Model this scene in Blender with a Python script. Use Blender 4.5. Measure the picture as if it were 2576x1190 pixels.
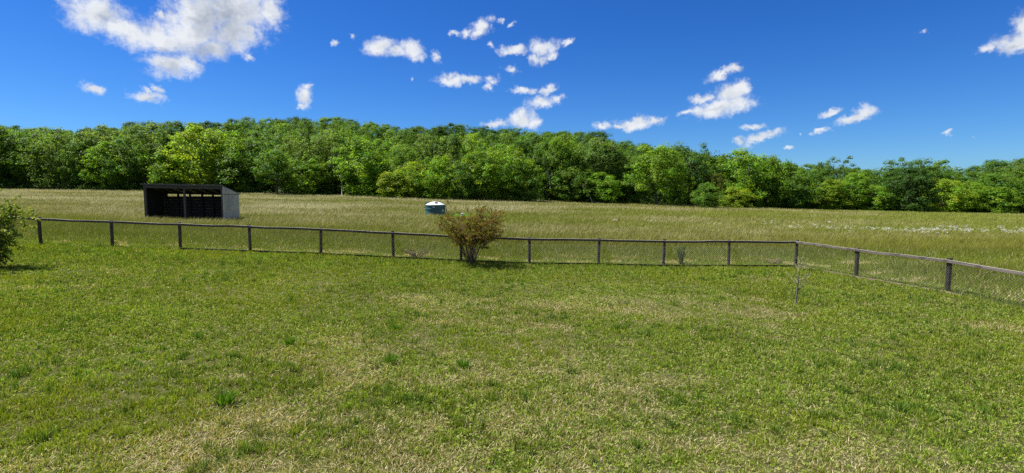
import bpy, math, random
import numpy as np
from mathutils import Vector

random.seed(7)
RNG = np.random.default_rng(11)
for o in list(bpy.data.objects):
    bpy.data.objects.remove(o)
SC = bpy.context.scene
COL = SC.collection

# ------------------------------------------------------------------ camera
F = 1288.0                      # focal length in pixels of a 2576 wide picture
PITCH = math.radians(4.70)
CAM = Vector((0.0, 0.0, 3.05))
cam_data = bpy.data.cameras.new("camera")
cam_data.sensor_width = 36.0
cam_data.lens = 18.0
cam_data.clip_start = 0.1
cam_data.clip_end = 20000.0
cam = bpy.data.objects.new("camera", cam_data)
COL.objects.link(cam)
cam.location = CAM
cam.rotation_euler = (math.pi / 2 - PITCH, 0, 0)
SC.camera = cam
SC.render.resolution_x, SC.render.resolution_y = 1024, 473

# ------------------------------------------------------------------ render settings
SC.render.engine = 'CYCLES'
SC.view_settings.view_transform = 'Standard'
SC.view_settings.look = 'None'
SC.view_settings.gamma = 1.0
SC.view_settings.use_curve_mapping = False
SC.view_settings.exposure = 1.22
SC.cycles.use_denoising = False
SC.cycles.max_bounces = 6
SC.cycles.diffuse_bounces = 3
SC.cycles.glossy_bounces = 2
SC.cycles.transmission_bounces = 3
SC.cycles.transparent_max_bounces = 6
SC.cycles.caustics_reflective = False
SC.cycles.caustics_refractive = False

SUN_AZ = math.radians(-76.0)     # compass angle from +Y, negative is to the left
SUN_EL = math.radians(60.0)

def px_dir(px, py):
    """direction through a picture point given in 2576 x 1190 pixels"""
    dx = (px - 1288.0) / F
    dy = (595.0 - py) / F
    c, s = math.cos(PITCH), math.sin(PITCH)
    return Vector((dx, c + dy * s, -s + dy * c))

def at(px, py, Y):
    d = px_dir(px, py)
    return CAM + d * (Y / d.y)

# ------------------------------------------------------------------ world: sky with clouds
def build_world():
    w = bpy.data.worlds.new("World")
    SC.world = w
    w.use_nodes = True
    nt = w.node_tree
    N, L = nt.nodes, nt.links
    N.clear()
    def M(op, a, b=None, c=None, clamp=False):
        n = N.new('ShaderNodeMath'); n.operation = op; n.use_clamp = clamp
        for i, v in enumerate((a, b, c)):
            if v is None: continue
            if isinstance(v, (int, float)): n.inputs[i].default_value = v
            else: L.new(v, n.inputs[i])
        return n.outputs[0]
    def V(op, a, b=None, scale=None):
        n = N.new('ShaderNodeVectorMath'); n.operation = op
        for i, v in enumerate((a, b)):
            if v is None: continue
            if isinstance(v, (tuple, list)): n.inputs[i].default_value = v
            else: L.new(v, n.inputs[i])
        if scale is not None: n.inputs['Scale'].default_value = scale
        return n.outputs[1] if op == 'LENGTH' else n.outputs[0]
    def noise(vec, scale, detail=6, rough=0.55):
        n = N.new('ShaderNodeTexNoise'); n.inputs['Scale'].default_value = scale
        n.inputs['Detail'].default_value = detail; n.inputs['Roughness'].default_value = rough
        L.new(vec, n.inputs['Vector'])
        return n
    def mixc(f, a, b, blend='MIX'):
        n = N.new('ShaderNodeMix'); n.data_type = 'RGBA'; n.blend_type = blend
        if isinstance(f, (int, float)): n.inputs[0].default_value = f
        else: L.new(f, n.inputs[0])
        for i, v in ((6, a), (7, b)):
            if isinstance(v, tuple): n.inputs[i].default_value = v
            else: L.new(v, n.inputs[i])
        return n.outputs[2]
    tc = N.new('ShaderNodeTexCoord')
    sep = N.new('ShaderNodeSeparateXYZ'); L.new(tc.outputs['Generated'], sep.inputs[0])
    X, Y, Z = sep.outputs
    az = M('ARCTAN2', X, Y)
    hyp = M('SQRT', M('ADD', M('MULTIPLY', X, X), M('MULTIPLY', Y, Y)))
    el = M('ARCTAN2', Z, hyp)
    cmb = N.new('ShaderNodeCombineXYZ'); L.new(az, cmb.inputs[0]); L.new(el, cmb.inputs[1])
    P = cmb.outputs[0]
    # sky
    sky = N.new('ShaderNodeTexSky'); sky.sky_type = 'NISHITA'; sky.sun_disc = False
    sky.sun_elevation = SUN_EL; sky.sun_rotation = SUN_AZ
    sky.altitude = 300; sky.air_density = 1.0; sky.dust_density = 0.25; sky.ozone_density = 3.0
    # deeper and a little more saturated, fading overhead out of view to neutralise the fill
    hs = N.new('ShaderNodeHueSaturation'); hs.inputs['Saturation'].default_value = 1.25
    hs.inputs['Value'].default_value = 1.0
    L.new(sky.outputs[0], hs.inputs['Color'])
    hi = N.new('ShaderNodeMapRange'); L.new(el, hi.inputs[0]); hi.inputs[1].default_value = .42; hi.inputs[2].default_value = .9
    tintc = mixc(hi.outputs[0], (SKY_TINT[0], SKY_TINT[1], SKY_TINT[2], 1), (.46, .56, .66, 1))
    skyc = mixc(1.0, hs.outputs[0], tintc, 'MULTIPLY')
    lo = N.new('ShaderNodeMapRange'); L.new(el, lo.inputs[0]); lo.inputs[1].default_value = .06; lo.inputs[2].default_value = .30
    skyc = mixc(lo.outputs[0], mixc(1.0, skyc, (1.30, 1.12, 1.03, 1), 'MULTIPLY'), skyc)
    # clouds: a field of soft ellipses in direction space, broken up by noise
    w1 = noise(P, 9.0, 5, 0.6)
    w2 = noise(P, 34.0, 4, 0.62)
    off = V('ADD', V('SCALE', V('SUBTRACT', w1.outputs['Color'], (.5, .5, .5)), None, 0.05),
            V('SCALE', V('SUBTRACT', w2.outputs['Color'], (.5, .5, .5)), None, 0.027))
    w3 = noise(P, 95.0, 4, 0.65)
    off = V('ADD', off, V('SCALE', V('SUBTRACT', w3.outputs['Color'], (.5, .5, .5)), None, 0.016))
    off = V('MULTIPLY', off, (1, .8, 0))
    Q = V('ADD', P, off)
    qs = N.new('ShaderNodeSeparateXYZ'); L.new(Q, qs.inputs[0])
    fld = None
    def blob(acc, b):
        cx, cy, rx, ry, rot, wgt = b
        k = 2576.0 / 3000.0
        def ae(x, y):
            d = px_dir(x * k, y * k).normalized()
            return math.atan2(d.x, d.y), math.asin(d.z)
        a, e = ae(cx, cy)
        a1, _ = ae(cx + rx, cy); a0, _ = ae(cx - rx, cy)
        _, e1 = ae(cx, cy - ry); _, e0 = ae(cx, cy + ry)
        mp = N.new('ShaderNodeMapping'); mp.vector_type = 'TEXTURE'
        mp.inputs['Location'].default_value = (a, e, 0)
        mp.inputs['Rotation'].default_value = (0, 0, math.radians(rot))
        mp.inputs['Scale'].default_value = (max((a1 - a0) / 2, .002), max((e1 - e0) / 2, .002), 1e6)
        # the running value rides along in z (scaled to nothing) so the nodes are evaluated one after another
        cb = N.new('ShaderNodeCombineXYZ'); L.new(qs.outputs[0], cb.inputs[0]); L.new(qs.outputs[1], cb.inputs[1])
        if acc is not None: L.new(acc, cb.inputs[2])
        L.new(cb.outputs[0], mp.inputs['Vector'])
        l = V('LENGTH', mp.outputs[0])
        s = M('SUBTRACT', wgt, l)
        return s if acc is None else M('SMOOTH_MAX', acc, s, 0.15)
    for b in CLOUDS:
        fld = blob(fld, b)
    grey = M('MINIMUM', fld, -9.0)
    for b in CLOUD_GREY:
        grey = blob(grey, b)
    nz = noise(P, 52.0, 9, 0.68)
    nfine = M('SUBTRACT', nz.outputs[0], 0.5)
    dens = M('ADD', fld, M('MULTIPLY', nfine, 1.75))
    mr = N.new('ShaderNodeMapRange'); mr.interpolation_type = 'SMOOTHSTEP'
    L.new(dens, mr.inputs[0]); mr.inputs[1].default_value = -0.34; mr.inputs[2].default_value = 0.80
    alpha = M('POWER', mr.outputs[0], 1.15)
    # billow relief seen against the sun's side (two samples of the same noise)
    P2 = V('ADD', Q, (0.010 * -1, 0.014, 0))
    na = noise(Q, 26.0, 5, 0.55); nb = noise(P2, 26.0, 5, 0.55)
    rel = M('MULTIPLY', M('SUBTRACT', na.outputs[0], nb.outputs[0]), 1.05)
    gm = N.new('ShaderNodeMapRange'); gm.interpolation_type = 'SMOOTHSTEP'
    L.new(M('ADD', grey, M('MULTIPLY', nfine, 1.2)), gm.inputs[0])
    gm.inputs[1].default_value = -0.25; gm.inputs[2].default_value = 0.75
    core = N.new('ShaderNodeMapRange'); L.new(dens, core.inputs[0])
    core.inputs[1].default_value = 0.3; core.inputs[2].default_value = 1.2
    bright = M('ADD', M('SUBTRACT', M('SUBTRACT', 0.95, M('MULTIPLY', gm.outputs[0], 0.44)), M('MULTIPLY', core.outputs[0], 0.07)), rel, clamp=True)
    ccol = mixc(bright, (0.22, 0.29, 0.42, 1), (0.93, 0.96, 1.0, 1))
    cs = N.new('ShaderNodeVectorMath'); cs.operation = 'SCALE'; cs.inputs['Scale'].default_value = CLOUD_GAIN
    L.new(ccol, cs.inputs[0])
    final = mixc(M('MULTIPLY', alpha, 0.97), skyc, cs.outputs[0])
    # broken cumulus added out of view, above and behind the photographer, for white fill
    big = noise(V('MULTIPLY', tc.outputs['Generated'], (1, 1, 1.6)), 3.2, 7, 0.58)
    bm = N.new('ShaderNodeMapRange'); bm.interpolation_type = 'SMOOTHSTEP'; L.new(big.outputs[0], bm.inputs[0])
    bm.inputs[1].default_value = .44; bm.inputs[2].default_value = .56
    up = N.new('ShaderNodeMapRange'); L.new(el, up.inputs[0]); up.inputs[1].default_value = .46; up.inputs[2].default_value = .62
    bk = N.new('ShaderNodeMapRange'); L.new(Y, bk.inputs[0]); bk.inputs[1].default_value = .05; bk.inputs[2].default_value = -.15
    rest = M('MULTIPLY', bm.outputs[0], M('MAXIMUM', up.outputs[0], bk.outputs[0]))
    rc = N.new('ShaderNodeVectorMath'); rc.operation = 'SCALE'; rc.inputs['Scale'].default_value = CLOUD_GAIN * .65
    L.new(mixc(big.outputs[0], (1.0, .97, .93, 1), (.68, .67, .66, 1)), rc.inputs[0])
    final = mixc(rest, final, rc.outputs[0])
    bg = N.new('ShaderNodeBackground'); bg.inputs['Strength'].default_value = SKY_STRENGTH
    L.new(final, bg.inputs['Color'])
    out = N.new('ShaderNodeOutputWorld'); L.new(bg.outputs[0], out.inputs[0])
    w.cycles.sampling_method = 'MANUAL'
    w.cycles.sample_map_resolution = 512

SKY_STRENGTH = 0.071
SKY_TINT = (0.215, 0.44, 0.76)
CLOUD_GAIN = 5.6
# x, y, half width, half height (pixels of the 3000 wide photograph), tilt, fullness
CLOUDS = [
 (280,43,100,52,0,1.1),(369,92,115,44,-18,1.1),(470,112,105,45,-5,1.1),(545,90,95,62,0,1.15),(582,40,85,70,0,1.15),
 (680,20,115,75,0,1.15),(690,97,85,60,0,1.05),(620,136,80,36,0,1.0),(790,25,44,62,0,1.0),(727,90,36,30,0,.9),(466,35,22,20,0,.9),
 (512,186,84,36,0,1.0),(545,170,50,24,0,1.0),(277,262,32,19,0,1.0),(423,277,58,20,0,1.0),(462,250,18,20,20,.9),(430,255,22,16,0,.9),
 (894,279,27,33,0,1.0),(902,250,16,14,0,.9),(885,305,18,12,0,.8),(982,118,12,18,-25,.62),(737,167,22,12,-30,.62),(1029,99,17,13,0,.62),
 (1112,134,46,28,0,1.05),(1155,150,38,18,0,1.0),(1202,145,45,27,0,1.05),(1217,167,26,17,0,.85),(1283,161,24,18,10,.78),
 (1411,78,26,33,-15,1.05),(1403,97,22,18,0,1.0),(1369,93,24,16,20,.85),(1330,97,24,10,10,.72),(1434,43,20,17,0,.66),(1462,48,14,11,0,.6),(1497,64,20,10,20,.7),
 (1438,142,15,14,0,.62),(1504,151,48,16,8,1.0),(1590,136,46,26,0,1.0),(1574,167,30,22,0,.9),(1617,159,22,15,0,.85),(1663,122,26,12,20,.85),
 (1497,206,32,13,0,.72),(1322,235,52,18,0,1.0),(1318,217,20,18,0,.95),(1372,234,32,15,0,1.0),(1442,237,26,16,0,.78),(1427,254,17,13,0,.78),(1206,233,9,16,0,.58),
 (1535,266,38,13,0,.85),(1601,260,32,14,25,.88),(1586,294,40,20,8,1.05),(1632,289,20,14,0,.75),
 (1532,349,42,32,0,1.1),(1450,367,36,14,5,1.0),(1563,361,30,18,0,1.0),(1536,332,26,18,0,1.0),
 (1761,371,30,13,0,1.0),(1866,361,62,20,0,1.05),(1920,357,24,16,0,1.0),(1815,370,28,10,0,.95),(1870,348,30,16,0,1.0),
 (2117,218,54,18,22,1.0),(2161,198,24,15,0,.95),
 (2101,322,92,24,6,1.1),(2141,284,50,32,0,1.1),(2169,262,30,26,0,1.05),(2052,292,46,16,5,.95),(2161,307,40,24,0,1.05),(2005,337,34,11,15,.95),
 (2206,377,44,11,0,.9),(2226,411,64,14,16,.95),(2266,397,26,14,0,.9),(2165,417,24,11,0,.9),(2317,440,17,8,0,.8),
 (2432,331,42,11,8,.9),(2508,347,64,14,10,1.0),(2534,335,33,20,0,1.0),(2403,386,30,12,0,.92),(2343,397,9,5,0,.6),(2787,381,20,10,0,.85),
 (2976,121,74,32,0,1.05),(3010,75,50,48,0,1.05),(2887,137,34,14,0,.95),(2718,88,22,7,0,.5),(2867,397,16,5,0,.45),
]
CLOUD_GREY = [(650,60,110,110,0,1.0),(600,140,70,34,0,.9),(512,196,60,22,0,.8),(310,60,60,30,0,.5),(470,140,70,24,0,.5),(430,285,40,12,0,.5),(2090,325,60,14,0,.5),(2960,135,50,18,0,.5)]
build_world()

sun_data = bpy.data.lights.new("sun", 'SUN')
sun_data.energy = 5.0
sun_data.angle = math.radians(0.53)
sun_data.color = (1.0, 0.955, 0.88)
sun = bpy.data.objects.new("sun", sun_data)
COL.objects.link(sun)
sd = Vector((math.sin(SUN_AZ) * math.cos(SUN_EL), math.cos(SUN_AZ) * math.cos(SUN_EL), math.sin(SUN_EL)))
sun.rotation_euler = sd.to_track_quat('Z', 'Y').to_euler()
sun.location = (-20, 10, 40)

# ------------------------------------------------------------------ helpers
def tag(o, label=None, cat=None, group=None, kind=None):
    if label: o['label'] = label
    if cat: o['category'] = cat
    if group: o['group'] = group
    if kind: o['kind'] = kind
    return o

def empty(name, loc, rz=0.0):
    o = bpy.data.objects.new(name, None)
    o.empty_display_size = 0.3
    COL.objects.link(o)
    o.location = loc
    o.rotation_euler = (0, 0, rz)
    return o

def tri_mesh(name, verts, faces, mat, k=3, color=None, link=True, parent=None, smooth=False):
    """fast mesh from arrays; faces is (n,k)"""
    me = bpy.data.meshes.new(name)
    verts = np.ascontiguousarray(verts, dtype=np.float32)
    faces = np.ascontiguousarray(faces, dtype=np.int32)
    me.vertices.add(len(verts)); me.vertices.foreach_set('co', verts.ravel())
    me.loops.add(faces.size); me.loops.foreach_set('vertex_index', faces.ravel())
    me.polygons.add(len(faces))
    me.polygons.foreach_set('loop_start', np.arange(0, faces.size, k, dtype=np.int32))
    if smooth: me.polygons.foreach_set('use_smooth', np.ones(len(faces), dtype=bool))
    if color is not None:
        at_ = me.color_attributes.new('tint', 'FLOAT_COLOR', 'POINT')
        c = np.ones((len(verts), 4), dtype=np.float32); c[:, :3] = color
        at_.data.foreach_set('color', c.ravel())
    me.update(calc_edges=True)
    if mat: me.materials.append(mat)
    if not link: return me
    o = bpy.data.objects.new(name, me); COL.objects.link(o)
    if parent: o.parent = parent
    return o

class MB:
    """collects boxes and tubes, then links them as one mesh"""
    def __init__(s): s.v = []; s.f = []
    def box(s, c, size, rot=None, taper=None):
        n = len(s.v); hx, hy, hz = size[0] / 2, size[1] / 2, size[2] / 2
        for z in (-hz, hz):
            t = 1.0 if (taper is None or z < 0) else taper
            for x, y in ((-hx, -hy), (hx, -hy), (hx, hy), (-hx, hy)):
                p = Vector((x * t, y * t, z))
                if rot is not None: p = rot @ p
                s.v.append(tuple(p + Vector(c)))
        for q in ((0, 3, 2, 1), (4, 5, 6, 7), (0, 1, 5, 4), (1, 2, 6, 5), (2, 3, 7, 6), (3, 0, 4, 7)):
            s.f.append(tuple(n + i for i in q))
    def beam(s, a, b, w, h, up=Vector((0, 0, 1))):
        a = Vector(a); b = Vector(b); d = (b - a); ln = d.length; d.normalize()
        side = d.cross(up).normalized(); u = side.cross(d).normalized()
        n = len(s.v)
        for p in (a, b):
            for i, j in ((-1, -1), (1, -1), (1, 1), (-1, 1)):
                s.v.append(tuple(p + side * (i * w / 2) + u * (j * h / 2)))
        for q in ((0, 1, 2, 3), (7, 6, 5, 4), (0, 4, 5, 1), (1, 5, 6, 2), (2, 6, 7, 3), (3, 7, 4, 0)):
            s.f.append(tuple(n + i for i in q))
    def tube(s, pts, rad, seg=6, cap=True):
        pts = [Vector(p) for p in pts]
        if not isinstance(rad, (list, tuple)): rad = [rad] * len(pts)
        n0 = len(s.v)
        for i, p in enumerate(pts):
            d = (pts[min(i + 1, len(pts) - 1)] - pts[max(i - 1, 0)]).normalized()
            ref = Vector((0, 0, 1)) if abs(d.z) < .9 else Vector((1, 0, 0))
            a = d.cross(ref).normalized(); b = d.cross(a).normalized()
            for k in range(seg):
                t = 2 * math.pi * k / seg
                s.v.append(tuple(p + a * (math.cos(t) * rad[i]) + b * (math.sin(t) * rad[i])))
        for i in range(len(pts) - 1):
            for k in range(seg):
                k2 = (k + 1) % seg
                s.f.append((n0 + i * seg + k, n0 + i * seg + k2, n0 + (i + 1) * seg + k2, n0 + (i + 1) * seg + k))
        if cap:
            s.f.append(tuple(n0 + k for k in range(seg)))
            s.f.append(tuple(n0 + (len(pts) - 1) * seg + k for k in reversed(range(seg))))
    def lathe(s, prof, seg=32, c=(0, 0, 0)):
        n0 = len(s.v)
        for r, z in prof:
            for k in range(seg):
                t = 2 * math.pi * k / seg
                s.v.append((c[0] + r * math.cos(t), c[1] + r * math.sin(t), c[2] + z))
        for i in range(len(prof) - 1):
            for k in range(seg):
                k2 = (k + 1) % seg
                s.f.append((n0 + i * seg + k, n0 + i * seg + k2, n0 + (i + 1) * seg + k2, n0 + (i + 1) * seg + k))
        s.f.append(tuple(n0 + k for k in reversed(range(seg))))
        s.f.append(tuple(n0 + (len(prof) - 1) * seg + k for k in range(seg)))
    def build(s, name, mat, parent=None, smooth=False, link=True, bevel=0):
        me = bpy.data.meshes.new(name)
        me.from_pydata(s.v, [], s.f); me.update()
        if smooth:
            me.polygons.foreach_set('use_smooth', [True] * len(me.polygons))
        me.materials.append(mat)
        if not link: return me
        o = bpy.data.objects.new(name, me); COL.objects.link(o)
        if parent: o.parent = parent
        if bevel:
            m = o.modifiers.new('bevel', 'BEVEL'); m.width = bevel; m.segments = 1
        return o

# value noise in numpy
_perm = RNG.random((256, 256))
def vnoise(x, y):
    xi = np.floor(x).astype(int); yi = np.floor(y).astype(int)
    fx = x - xi; fy = y - yi
    fx = fx * fx * (3 - 2 * fx); fy = fy * fy * (3 - 2 * fy)
    a = _perm[xi & 255, yi & 255]; b = _perm[(xi + 1) & 255, yi & 255]
    c = _perm[xi & 255, (yi + 1) & 255]; d = _perm[(xi + 1) & 255, (yi + 1) & 255]
    return a + (b - a) * fx + (c - a) * fy + (a - b - c + d) * fx * fy
def fbm(x, y, oct=4):
    s = 0; amp = .5; t = 0
    for i in range(oct):
        s = s + amp * vnoise(x * 2 ** i + 17.3 * i, y * 2 ** i + 5.1 * i); t += amp; amp *= .5
    return s / t
def sstep(a, b, x):
    t = np.clip((x - a) / (b - a), 0, 1); return t * t * (3 - 2 * t)

# ------------------------------------------------------------------ terrain
YF = 22.3
FENCE_PX = [(-76,604),(103,615),(283,622),(454,628),(630,634),(807,641),(990,650),(1160,658),(1332,665),(1505,667),(1668,671),(1833,671),(2001,672)]
fence_pts = [at(px, py, YF) for px, py in FENCE_PX]
FX = np.array([-60] + [p.x for p in fence_pts] + [60]); FZ = np.array([fence_pts[0].z + .35] + [p.z for p in fence_pts] + [-.35])
YL = 120.0
LINE = [(-300,466),(0,470),(365,474),(602,479),(960,488),(1288,497),(1500,505),(1750,512),(2000,521),(2300,527),(2576,534),(2900,540)]
LU = np.array([(px - 1288) / F for px, _ in LINE]); LZ = np.array([at(px, py + 2, YL).z - .35 for px, py in LINE])
SKYL = [(-300,300),(0,308),(75,316),(170,322),(300,314),(370,304),(520,302),(600,293),(700,293),(860,291),(960,309),(1070,307),(1170,310),(1220,313),(1300,320),(1400,324),(1500,322),(1540,347),(1640,360),(1720,372),(1790,392),(1850,385),(1900,388),(1960,400),(2030,413),(2110,412),(2180,420),(2260,412),(2330,412),(2400,420),(2490,400),(2576,392),(2900,380)]
SU = np.array([(px - 1288) / F for px, _ in SKYL]); YR = 255.0
SZ = np.array([at(px, py, YR).z for px, py in SKYL])
def ground_z(x, y):
    x = np.asarray(x, float); y = np.asarray(y, float)
    yy = np.maximum(y, YF)
    u = np.clip(x / yy, -1.35, 1.35)
    zf = np.interp(u * YF, FX, FZ); zy = np.interp(x, FX, FZ)
    zl = np.interp(u, LU, LZ)
    s = np.clip((y - YF) / (YL - YF), 0, 1)
    z = np.where(y <= YF, zy, zf + s ** 1.6 * (zl - zf))
    zr = np.maximum(np.interp(u, SU, SZ) - 15.0, zl)
    t = sstep(0, 1, (y - 124) / (YR - 124))
    z = np.where(y > 124, zl + t * (zr - zl), z)
    far = sstep(300, 900, y)
    z = z * (1 - far) + far * np.minimum(z, 0.0)
    return z
def gz(x, y): return float(ground_z(x, y))

SA = at(2001, 672, YF); SB = at(2154, 701, 19.5); SCn = at(2382, 741, 16.6); SD = SCn + (SCn - SB) * 1.0; SD.x = SCn.x + .12; SD.y = SCn.y - 3.0
SIDE = [SA, SB, SCn, SD, SD + Vector((0.0, -3.0, 0.02)), SD + Vector((-.05, -6.0, 0.04))]
_sy = np.array([p.y for p in SIDE][::-1]); _sx = np.array([p.x for p in SIDE][::-1])
def in_yard(x, y):
    return (y < YF) & (x < np.interp(y, _sy, _sx))

# ------------------------------------------------------------------ materials
def mat_new(name):
    m = bpy.data.materials.new(name); m.use_nodes = True
    nt = m.node_tree; nt.nodes.clear()
    out = nt.nodes.new('ShaderNodeOutputMaterial')
    return m, nt, out

def leaf_mat(name, base, trans=0.35, rough=0.5, use_tint=False, obj_color=False, spec=0.3, vary=0.35, tcol=None):
    m, nt, out = mat_new(name); N, L = nt.nodes, nt.links
    rgb = N.new('ShaderNodeRGB'); rgb.outputs[0].default_value = (*base, 1)
    col = rgb.outputs[0]
    def mul(a, b, f=1.0):
        n = N.new('ShaderNodeMix'); n.data_type = 'RGBA'; n.blend_type = 'MULTIPLY'; n.inputs[0].default_value = f
        L.new(a, n.inputs[6])
        if isinstance(b, tuple): n.inputs[7].default_value = b
        else: L.new(b, n.inputs[7])
        return n.outputs[2]
    if use_tint:
        a = N.new('ShaderNodeAttribute'); a.attribute_name = 'tint'; col = mul(col, a.outputs['Color'])
    if obj_color:
        oi = N.new('ShaderNodeObjectInfo'); col = mul(col, oi.outputs['Color'])
    if vary:
        g = N.new('ShaderNodeNewGeometry')
        mr = N.new('ShaderNodeMapRange'); L.new(g.outputs['Random Per Island'], mr.inputs[0])
        mr.inputs[3].default_value = 1 - vary; mr.inputs[4].default_value = 1 + vary
        vm = N.new('ShaderNodeVectorMath'); vm.operation = 'SCALE'; L.new(col, vm.inputs[0]); L.new(mr.outputs[0], vm.inputs['Scale'])
        col = vm.outputs[0]
    p = N.new('ShaderNodeBsdfPrincipled'); L.new(col, p.inputs['Base Color'])
    p.inputs['Roughness'].default_value = rough; p.inputs['Specular IOR Level'].default_value = spec
    if trans > 0:
        t = N.new('ShaderNodeBsdfTranslucent')
        tc = mul(col, (*(tcol or (1.35, 1.25, .55)), 1)); L.new(tc, t.inputs['Color'])
        mx = N.new('ShaderNodeMixShader'); mx.inputs[0].default_value = trans
        L.new(p.outputs[0], mx.inputs[1]); L.new(t.outputs[0], mx.inputs[2]); L.new(mx.outputs[0], out.inputs[0])
    else: L.new(p.outputs[0], out.inputs[0])
    return m

def surf_mat(name, c1, c2, scale=(8, 8, 8), rough=0.8, spec=0.3, bump=0.3, detail=6, metal=0.0, coord='Object', c3=None, patch=1.2, sunlit_top=None):
    m, nt, out = mat_new(name); N, L = nt.nodes, nt.links
    tc = N.new('ShaderNodeTexCoord'); mp = N.new('ShaderNodeMapping'); mp.inputs['Scale'].default_value = scale
    L.new(tc.outputs[coord], mp.inputs[0])
    n = N.new('ShaderNodeTexNoise'); n.inputs['Scale'].default_value = 1; n.inputs['Detail'].default_value = detail
    n.inputs['Roughness'].default_value = .65
    L.new(mp.outputs[0], n.inputs['Vector'])
    cr = N.new('ShaderNodeValToRGB'); L.new(n.outputs[0], cr.inputs[0])
    cr.color_ramp.elements[0].position = .3; cr.color_ramp.elements[1].position = .7
    cr.color_ramp.elements[0].color = (*c1, 1); cr.color_ramp.elements[1].color = (*c2, 1)
    col = cr.outputs[0]
    if c3:
        n2 = N.new('ShaderNodeTexNoise'); n2.inputs['Scale'].default_value = patch; n2.inputs['Detail'].default_value = 4
        L.new(tc.outputs[coord], n2.inputs['Vector'])
        r2 = N.new('ShaderNodeMapRange'); L.new(n2.outputs[0], r2.inputs[0]); r2.inputs[1].default_value = .52; r2.inputs[2].default_value = .64
        mx = N.new('ShaderNodeMix'); mx.data_type = 'RGBA'; L.new(r2.outputs[0], mx.inputs[0]); L.new(col, mx.inputs[6]); mx.inputs[7].default_value = (*c3, 1)
        col = mx.outputs[2]
    if sunlit_top:      # sunlit tops painted in: upward faces of old timber mixed to pale silver grey
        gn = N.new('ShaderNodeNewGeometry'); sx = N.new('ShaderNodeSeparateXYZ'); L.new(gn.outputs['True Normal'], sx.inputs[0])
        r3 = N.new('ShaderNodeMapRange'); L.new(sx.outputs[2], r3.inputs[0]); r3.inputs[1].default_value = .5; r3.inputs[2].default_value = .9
        m3 = N.new('ShaderNodeMix'); m3.data_type = 'RGBA'; L.new(r3.outputs[0], m3.inputs[0]); L.new(col, m3.inputs[6]); m3.inputs[7].default_value = (*sunlit_top, 1)
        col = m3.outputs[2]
    p = N.new('ShaderNodeBsdfPrincipled'); L.new(col, p.inputs['Base Color'])
    p.inputs['Roughness'].default_value = rough; p.inputs['Specular IOR Level'].default_value = spec; p.inputs['Metallic'].default_value = metal
    if bump:
        b = N.new('ShaderNodeBump'); b.inputs['Strength'].default_value = bump; b.inputs['Distance'].default_value = .02
        L.new(n.outputs[0], b.inputs['Height']); L.new(b.outputs[0], p.inputs['Normal'])
    L.new(p.outputs[0], out.inputs[0])
    return m

def ground_mat():
    m, nt, out = mat_new('ground'); N, L = nt.nodes, nt.links
    a = N.new('ShaderNodeAttribute'); a.attribute_name = 'tint'
    tc = N.new('ShaderNodeTexCoord')
    n1 = N.new('ShaderNodeTexNoise'); n1.inputs['Scale'].default_value = 1.3; n1.inputs['Detail'].default_value = 9; n1.inputs['Roughness'].default_value = .7
    L.new(tc.outputs['Object'], n1.inputs['Vector'])
    n2 = N.new('ShaderNodeTexNoise'); n2.inputs['Scale'].default_value = 22; n2.inputs['Detail'].default_value = 5; n2.inputs['Roughness'].default_value = .7
    L.new(tc.outputs['Object'], n2.inputs['Vector'])
    ad = N.new('ShaderNodeMath'); ad.operation = 'ADD'; L.new(n1.outputs[0], ad.inputs[0]); L.new(n2.outputs[0], ad.inputs[1])
    mr = N.new('ShaderNodeMapRange'); L.new(ad.outputs[0], mr.inputs[0]); mr.inputs[1].default_value = .7; mr.inputs[2].default_value = 1.3
    mr.inputs[3].default_value = .55; mr.inputs[4].default_value = 1.45
    vm = N.new('ShaderNodeVectorMath'); vm.operation = 'SCALE'; L.new(a.outputs['Color'], vm.inputs[0]); L.new(mr.outputs[0], vm.inputs['Scale'])
    p = N.new('ShaderNodeBsdfPrincipled'); L.new(vm.outputs[0], p.inputs['Base Color']); p.inputs['Roughness'].default_value = .95
    p.inputs['Specular IOR Level'].default_value = .1
    b = N.new('ShaderNodeBump'); b.inputs['Strength'].default_value = 1.0; b.inputs['Distance'].default_value = .08
    L.new(n2.outputs[0], b.inputs['Height']); L.new(b.outputs[0], p.inputs['Normal'])
    L.new(p.outputs[0], out.inputs[0])
    return m

M_GROUND = ground_mat()
M_BLADE = leaf_mat('grass_blade', (1, 1, 1), trans=.36, rough=.7, use_tint=True, vary=0.0, spec=.06, tcol=(1.2, 1.2, .45))
M_HAY = leaf_mat('hay_blade', (1, 1, 1), trans=.3, rough=.75, use_tint=True, vary=0.0, spec=.06, tcol=(1.1, 1.1, .85))
M_LEAF = leaf_mat('tree_leaf', (1, 1, 1), trans=.55, rough=.5, use_tint=True, obj_color=True, vary=.3, spec=.12)
M_SHRUBLEAF = leaf_mat('shrub_leaf', (1, 1, 1), trans=.4, rough=.55, use_tint=True, vary=.25, spec=.1)
M_PETAL = leaf_mat('petal', (.75, .75, .68), trans=.2, rough=.6, vary=.15, tcol=(1, 1, 1))
M_BARK = surf_mat('bark', (.05, .04, .032), (.15, .13, .11), (3, 3, 1.0), .95, .1, .5)
M_PALEBARK = surf_mat('pale_bark', (.20, .19, .16), (.36, .34, .30), (3, 3, 1), .9, .1, .3)
M_TWIG = surf_mat('twig', (.07, .05, .04), (.19, .15, .12), (14, 14, 6), .9, .1, .2)
M_POST = surf_mat('post_timber', (.022, .018, .016), (.060, .050, .045), (18, 18, 2.5), .85, .25, .6, c3=(.075, .066, .058), patch=5)
M_RAIL = surf_mat('rail_timber', (.045, .037, .032), (.115, .098, .085), (1.5, 20, 20), .7, .35, .6, c3=(.05, .042, .038), patch=2.2, sunlit_top=(.46, .43, .40))
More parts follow.
